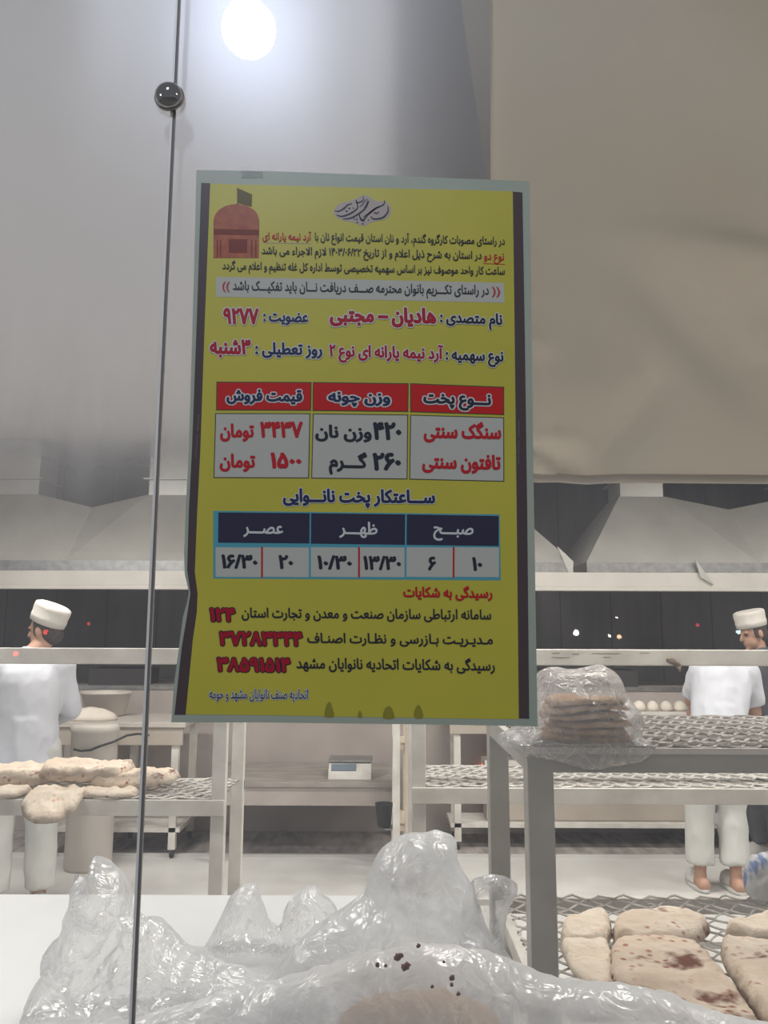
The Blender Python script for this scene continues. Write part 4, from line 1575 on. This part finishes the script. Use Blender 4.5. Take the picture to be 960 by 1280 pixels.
# bread showing dimly inside the front bag
q = P(525, 1296, 1.35)
lf = MB().ell((0, 0, 0), (0.13, 0.045, 0.058), None, 32, 16)
for v in lf.v:
    v += v.normalized() * 0.006 * noise.noise(v * 30)
lo_ = lf.build('loaf', M_bread_brown, None, True)
lo_.location = (q.x, q.y, cz + 0.056)
tag(lo_, 'tan loaf dimly visible inside the milky bag at the bottom edge', 'bread')
# crumbs lying on the front bag
CR = [(472, 1206, 3.0), (498, 1196, 4.2), (507, 1208, 4.6), (482, 1207, 2.0), (555, 1202, 1.8), (565, 1222, 3.4), (565, 1231, 2.4), (573, 1242, 2.8), (540, 1233, 2.2), (523, 1182, 2.8)]
LB = ['dark brown crumb furthest left on the milky bag', 'tan elongated crumb, upper of the two large crumbs on the milky bag', 'pale tan crumb, lower of the two large crumbs on the milky bag', 'tiny tan crumb beside the leftmost dark crumb',
      'tiny crumb alone at the upper right on the milky bag', 'dark crumb topmost of the right trio on the milky bag', 'dark crumb in the middle of the right trio on the milky bag', 'dark crumb lowest of the right trio on the milky bag',
      'thin brown crumb between the two crumb clusters', 'faint speck highest on the milky bag']
for i, (px, py, s_) in enumerate(CR):
    pb = P(px, py, 1.262)
    r_ = s_ * 0.00115
    mc = MB().ell((0, 0, 0), (r_ * (1.5 if i in (1, 2) else 1.0), r_ * 0.6, r_), None, 12, 8)
    rn = random.Random(i)
    for v in mc.v:
        v *= 1 + 0.5 * noise.noise(v * 300 + Vector((i, 0, 0)))
    c_ = mc.build('bread_crumb', M_crumb, None, True)
    c_.location = pb
    c_.rotation_euler = (0, R(-35) if i in (1, 2) else rn.uniform(-1, 1), 0)
    tag(c_, LB[i], 'crumb', 'brown crumbs on the milky bag')

# bag of folded breads on the grey rack
ob = [(620 + .2083 * x, 820 + .2083 * y) for x, y in ((120, 430), (0, 480), (10, 520), (60, 545), (200, 560), (330, 595), (420, 622), (520, 628), (640, 605), (780, 580), (845, 530), (875, 420), (870, 350), (800, 270), (750, 215), (742, 130), (690, 80), (620, 45), (560, 62), (450, 85), (340, 62), (250, 90), (200, 200), (220, 330))]
bag('bread_bag', 'clear shiny bag of folded brown breads on the grey rack beside the poster', 'bread bag', ob, 1.80, 0.10, 0.10, 0.07, M_bag_clear, 31.0, 0.018, 14.0, 0.007, None, 0.0, None, FZ + 0.012)
for k in range(6):
    x0_, x1_ = P(675 + 4 * (k % 3), 930, 1.78).x, P(789 - 5 * (k % 2), 930, 1.78).x
    pts = []
    rnd = random.Random(40 + k)
    for i in range(20):
        a = 2 * PI * i / 20
        ca, sa = math.cos(a), math.sin(a)
        pts.append(((x0_ + x1_) / 2 + (x1_ - x0_) / 2 * abs(ca) ** 0.6 * (1 if ca > 0 else -1) * rnd.uniform(.93, 1.03), 1.79 + 0.075 * abs(sa) ** 0.6 * (1 if sa > 0 else -1) * rnd.uniform(.93, 1.03)))
    z_ = FZ + 0.013 + k * 0.0150
    sag = lambda u, v: 0.008 * noise.noise(Vector((u * 14, v * 14, k * 0.35))) - 0.06 * max(0, (x0_ + 0.02 - u))
    mb = pillow(pts, 0.012, 0.011, 0.0, 0.008, lambda u, v, h: sag(u, v) + 0.003 * noise.noise(Vector((u * 40, v * 40, k))) * h, lambda u, v, h: sag(u, v), lambda u, v, w_: Vector((u, v, z_ + w_)), 1)
    o = mb.build('folded_bread', M_bread_brown, None, True)
    rebase(o, ((x0_ + x1_) / 2, 1.79, z_))
    tag(o, 'brown folded flatbread, %s of the stack inside the clear bag' % ['bottom one', 'second from bottom', 'third from bottom', 'third from top', 'second from top', 'topmost'][k], 'bread', 'folded breads in the clear bag')

# striped cloth bundle at the right edge
q = P(955, 1116, 2.30)
ob = [(932, 1118), (931, 1090), (938, 1072), (952, 1066), (975, 1064), (1000, 1075), (1005, 1120), (985, 1134), (950, 1134)]
M_stripe_cloth = mat('blue_white_cloth', c255(206, 206, 208), 0.8, 0, c255(120, 140, 184), 9, 0.2, 20, lo=0.50, hi=0.55, stretch=(3, 1, 1))
bag('cloth_bundle', 'white and blue crumpled cloth bundle at the right edge behind the breads', 'cloth', ob, 2.27, 0.04, 0.04, 0.05, M_stripe_cloth, 50.0, 0.035, 16.0, 0.009, None, 0.0, lowz + 0.01)


# ------------------------------------------------------------------ people
def hand(mb, w_, d, side, spread, s=1.0):
    """palm and five fingers from wrist w_ towards d ; side = thumb direction ; spread = across the palm"""
    d, side, spread = Vector(d).normalized(), Vector(side).normalized(), Vector(spread).normalized()
    w_ = Vector(w_)
    curl = spread.cross(d).normalized()
    for k in range(4):
        o_ = spread * (0.027 - 0.018 * k) * s
        mb.cap(w_ + o_ * 0.6 + d * 0.01, w_ + o_ + d * 0.085 * s, 0.015 * s, 0.012 * s, 10)
        L = (0.070, 0.078, 0.072, 0.056)[k] * s
        a = w_ + o_ + d * 0.085 * s
        b_ = a + (d * 0.9 + curl * 0.35) * L * 0.55
        c_ = b_ + (d * 0.6 + curl * 0.8) * L * 0.5
        mb.cap(a, b_, 0.0095 * s, 0.009 * s, 8)
        mb.cap(b_, c_, 0.009 * s, 0.0078 * s, 8)
    a = w_ + d * 0.03 * s + side * 0.022 * s
    b_ = a + (d * 0.6 + side * 0.7) * 0.038 * s
    mb.cap(a - side * 0.01, b_, 0.013 * s, 0.011 * s, 8)
    mb.cap(b_, b_ + (d * 0.95 + side * 0.1) * 0.03 * s, 0.011 * s, 0.009 * s, 8)


def head(mb, c, M, s=1.0):
    """c = head centre ; M = orientation, local -Y is the face"""
    def L(x, y, z):
        return Vector(c) + M @ Vector((x, y, z)) * s
    mb.ell(L(0, 0.012, 0.02), (0.076 * s, 0.094 * s, 0.105 * s), M)
    mb.ell(L(0, -0.022, -0.045), (0.060 * s, 0.066 * s, 0.078 * s), M)
    mb.cap(L(0, -0.088, 0.012), L(0, -0.106, -0.022), 0.009 * s, 0.014 * s, 8)
    mb.ell(L(0, -0.070, -0.098), (0.022 * s, 0.02 * s, 0.018 * s), M)
    mb.ell(L(0, -0.083, -0.055), (0.025 * s, 0.010 * s, 0.006 * s), M)
    mb.ell(L(0, -0.082, -0.068), (0.021 * s, 0.010 * s, 0.007 * s), M)
    for q_ in (1, -1):
        mb.ell(L(q_ * 0.080, 0.010, -0.012), (0.010 * s, 0.020 * s, 0.032 * s), M)
        mb.ell(L(q_ * 0.030, -0.076, 0.022), (0.022 * s, 0.012 * s, 0.008 * s), M)
    return L


def finish(mb, name, m, parent, vox, sm=3):
    o = mb.build(name, m, parent)
    evaluated(o, [('REMESH', dict(mode='VOXEL', voxel_size=vox)), ('SMOOTH', dict(iterations=sm, factor=0.5))])
    return o


def wrinkle(o, amp, f, seed):
    me = o.data
    ns = [v.normal.copy() for v in me.vertices]
    for v, n in zip(me.vertices, ns):
        p = v.co
        v.co = p + n * amp * (ridged(p.x * f + seed, p.y * f, p.z * f * 0.6, 2) - 0.9)


def person(loc, yaw, label, J, jacket_m, trouser_m, shoe=True, sleeve='long', cap_tilt=0.0, hat='cap', hem=0.78, barefoot=False):
    """J: joints in a local frame, local -Y is forward, z up, metres"""
    Mz = Matrix.Rotation(yaw, 3, 'Z')
    loc = Vector(loc)
    t = thing('person', loc, label, 'person')

    def W(p):
        return loc + Mz @ Vector(p)
    j = {k: W(v) for k, v in J.items() if k not in ('head_rot',)}
    HM = Mz @ J.get('head_rot', Matrix.Identity(3))
    b = MB()
    L = head(b, j['head'], HM)
    nb = j['neck']
    b.cap(nb, j['head'] + HM @ Vector((0, 0.02, -0.05)), 0.058, 0.052)
    b.cap(j['pelvis'], j['waist'], 0.125, 0.115)
    b.cap(j['waist'], j['chest'], 0.115, 0.13)
    b.cap(j['chest'], nb, 0.125, 0.06)
    for s in 'LR':
        b.cap(j['chest'], j['sh' + s], 0.09, 0.062)
        b.cap(j['sh' + s], j['el' + s], 0.052, 0.040)
        b.cap(j['el' + s], j['wr' + s], 0.040, 0.027)
        d = (j['wr' + s] - j['el' + s]).normalized()
        fwd = Mz @ Vector((0, -1, 0.2))
        sp = fwd - d * fwd.dot(d)
        hand(b, j['wr' + s], d, sp, sp)
        b.cap(j['pelvis'], j['hip' + s], 0.12, 0.095)
        b.cap(j['hip' + s], j['kn' + s], 0.088, 0.058)
        b.cap(j['kn' + s], j['an' + s], 0.056, 0.036)
        fd = Mz @ Vector((0, -1, 0))
        an = Vector((j['an' + s].x, j['an' + s].y, loc.z + 0.045))
        b.cap(j['an' + s], an, 0.038, 0.04)
        b.cap(an - fd * 0.05, an + fd * 0.13, 0.042, 0.03)
    finish(b, 'body', M_skin, t, 0.0085, 3)
    # eyes, hair
    for q_ in (1, -1):
        MB().ell(L(q_ * 0.031, -0.078, 0.010), (0.012, 0.010, 0.008), HM, 12, 8).build('eye', M_dark, t, True)
    h = MB()
    h.ell(L(0, 0.026, 0.030), (0.083, 0.094, 0.104), HM, 28, 16)
    h.ell(L(0, 0.056, -0.030), (0.071, 0.060, 0.066), HM, 28, 16)
    for q_ in (1, -1):
        h.ell(L(q_ * 0.070, -0.012, 0.0), (0.012, 0.018, 0.04), HM)
    finish(h, 'hair', M_hair, t, 0.01, 2)
    # baker's cap: tapered band with a folded, sunken crown
    c_ = MB()
    Mc = HM @ Matrix.Rotation(cap_tilt, 3, 'X')
    prof = [(0.094, 0.0), (0.100, 0.002), (0.103, 0.03), (0.104, 0.040), (0.101, 0.044), (0.105, 0.095), (0.102, 0.112), (0.088, 0.120), (0.05, 0.110), (0.01, 0.106)]
    c_.lathe(L(0, 0.018, 0.040), prof, 36, 0.92, 1.12, Mc)
    co_ = c_.build('cap', M_cap, t, True)
    # jacket
    k = MB()
    ht = j['pelvis'] + (j['waist'] - j['pelvis']).normalized() * (hem - 0.95)
    wd = (j['hipL'] - j['hipR']).normalized()
    ax = (j['waist'] - j['pelvis']).normalized()
    k.cap(j['pelvis'] - ax * 0.14, j['waist'], 0.155, 0.15, 24, False)
    for s, q_ in (('L', 1), ('R', -1)):
        k.cap(j['pelvis'] + wd * q_ * 0.065 - ax * 0.14, j['waist'] + wd * q_ * 0.05, 0.135, 0.125, 20, False)
        k.cap(j['waist'] + wd * q_ * 0.05, j['chest'] + wd * q_ * 0.06, 0.128, 0.135)
    k.cap(j['waist'], j['chest'], 0.14, 0.15)
    k.cap(j['chest'], nb - (nb - j['chest']) * 0.1, 0.14, 0.075)
    for s in 'LR':
        k.cap(j['chest'], j['sh' + s], 0.115, 0.082)
        if sleeve == 'long':
            k.cap(j['sh' + s], j['el' + s], 0.076, 0.062)
            k.cap(j['el' + s], j['el' + s].lerp(j['wr' + s], 0.93), 0.062, 0.046, 16, False)
        else:
            k.cap(j['sh' + s], j['sh' + s].lerp(j['el' + s], 0.8), 0.080, 0.076, 16, False)
    jk = finish(k, 'shirt', jacket_m, t, 0.014, 4)
    wrinkle(jk, 0.010, 7.0, loc.x)
    cb = MB()
    cb.cap(nb - (nb - j['chest']) * 0.12, nb + (j['head'] - nb) * 0.22, 0.076, 0.066, 20, False)
    cb.build('collar', jacket_m, jk, True)
    # trousers
    k = MB()
    k.cap(j['pelvis'] + ax * 0.1, j['pelvis'] - ax * 0.04, 0.14, 0.145)
    for s in 'LR':
        k.cap(j['pelvis'], j['hip' + s], 0.135, 0.118)
        k.cap(j['hip' + s], j['kn' + s], 0.112, 0.092)
        k.cap(j['kn' + s], j['kn' + s].lerp(j['an' + s], 0.93 if not barefoot else 0.86), 0.092, 0.086, 18, False)
    tr_ = finish(k, 'trousers', trouser_m, t, 0.014, 4)
    wrinkle(tr_, 0.012, 6.0, loc.x + 4)
    # shoes
    for s in 'LR':
        fd = Mz @ Vector((0, -1, 0))
        an = Vector((j['an' + s].x, j['an' + s].y, loc.z))
        k = MB()
        ang = math.atan2(fd.y, fd.x)
        Mf = Matrix.Rotation(ang, 3, 'Z')
        c0 = an + fd * 0.055
        k.lathe(c0, [(0.9, 0.0), (1.0, 0.005), (1.0, 0.022), (0.94, 0.026)], 30, 1, 1, Mf @ Matrix.Diagonal((0.145, 0.052, 1.0)))
        so_ = k.build('sole', M_sole if not barefoot else M_shoe, t, True)
        k = MB()
        if barefoot:
            k.lathe(c0 + fd * 0.045 + Vector((0, 0, 0.024)), [(1.0, 0.0), (1.0, 0.02), (0.86, 0.052), (0.5, 0.075), (0.1, 0.08)], 26, 1, 1, Mf @ Matrix.Diagonal((0.10, 0.053, 1.0)))
        else:
            k.lathe(c0 + Vector((0, 0, 0.024)), [(1.0, 0.0), (1.0, 0.025), (0.9, 0.055), (0.6, 0.085), (0.35, 0.1)], 26, 1, 1, Mf @ Matrix.Diagonal((0.142, 0.052, 1.0)))
        k.build('shoe', M_shoe, t, True)
    return t


I3 = Matrix.Identity(3)
# baker at left: back to us, head turned to the left
q = P(26, 1000, 4.9)
person((q.x, 4.9, 0), R(205), 'person in white jacket and cream cap at left, back turned, behind the left rack', dict(
    pelvis=(0, 0.0, 0.95), waist=(0, 0.01, 1.1), chest=(0, 0.0, 1.30), neck=(0, 0.02, 1.45), head=(-0.07, -0.035, 1.60),
    shL=(0.18, 0.0, 1.385), shR=(-0.18, 0.0, 1.385), elL=(0.25, -0.02, 1.10), elR=(-0.25, -0.06, 1.12), wrL=(0.22, -0.20, 0.96), wrR=(-0.18, -0.28, 1.04),
    hipL=(0.095, 0, 0.90), hipR=(-0.095, 0, 0.90), knL=(0.11, -0.02, 0.49), knR=(-0.12, -0.01, 0.49), anL=(0.115, 0.02, 0.09), anR=(-0.13, 0.02, 0.09),
    head_rot=Matrix.Rotation(R(52), 3, 'Z') @ Matrix.Rotation(R(6), 3, 'X')), M_cloth_white, M_cloth_trouser, cap_tilt=R(-27))
# bent baker at right: back to us, leaning over the table
q = P(900, 1000, 5.38)
person((q.x, 5.38, 0), R(180), 'person in white short sleeved shirt at right, bent over the table, back turned', dict(
    pelvis=(0, 0.06, 0.93), waist=(-0.03, -0.01, 1.08), chest=(-0.10, -0.10, 1.285), neck=(-0.14, -0.24, 1.38), head=(-0.19, -0.40, 1.27),
    shL=(0.03, -0.12, 1.345), shR=(-0.29, -0.14, 1.33), elL=(0.03, -0.34, 1.13), elR=(-0.355, -0.20, 1.06), wrL=(-0.04, -0.50, 1.07), wrR=(-0.37, -0.38, 1.03),
    hipL=(0.10, 0.05, 0.88), hipR=(-0.10, 0.05, 0.88), knL=(0.15, 0.03, 0.48), knR=(-0.06, 0.02, 0.48), anL=(0.17, 0.05, 0.10), anR=(-0.035, 0.10, 0.10),
    head_rot=Matrix.Rotation(R(55), 3, 'X')), M_cloth_white, M_cloth_trouser, sleeve='short', barefoot=True)
# third baker in charcoal behind, only head and shoulders above the rail
q = P(944, 1000, 5.95)
person((q.x + 0.08, 5.92, 0), R(-75), 'person in charcoal shirt and cream cap at the right edge, seen above the rail', dict(
    pelvis=(0, 0.0, 0.95), waist=(0, 0.01, 1.1), chest=(0, 0.0, 1.32), neck=(0, 0.0, 1.46), head=(0.0, -0.05, 1.60),
    shL=(0.18, 0.0, 1.39), shR=(-0.18, 0.0, 1.39), elL=(0.23, 0.02, 1.11), elR=(-0.23, 0.02, 1.11), wrL=(0.22, -0.03, 0.87), wrR=(-0.22, -0.03, 0.87),
    hipL=(0.095, 0, 0.90), hipR=(-0.095, 0, 0.90), knL=(0.10, -0.02, 0.49), knR=(-0.10, -0.01, 0.49), anL=(0.10, 0.02, 0.09), anR=(-0.10, 0.02, 0.09),
    head_rot=Matrix.Rotation(R(18), 3, 'X')), M_cloth_grey, M_cloth_grey, cap_tilt=R(-6))
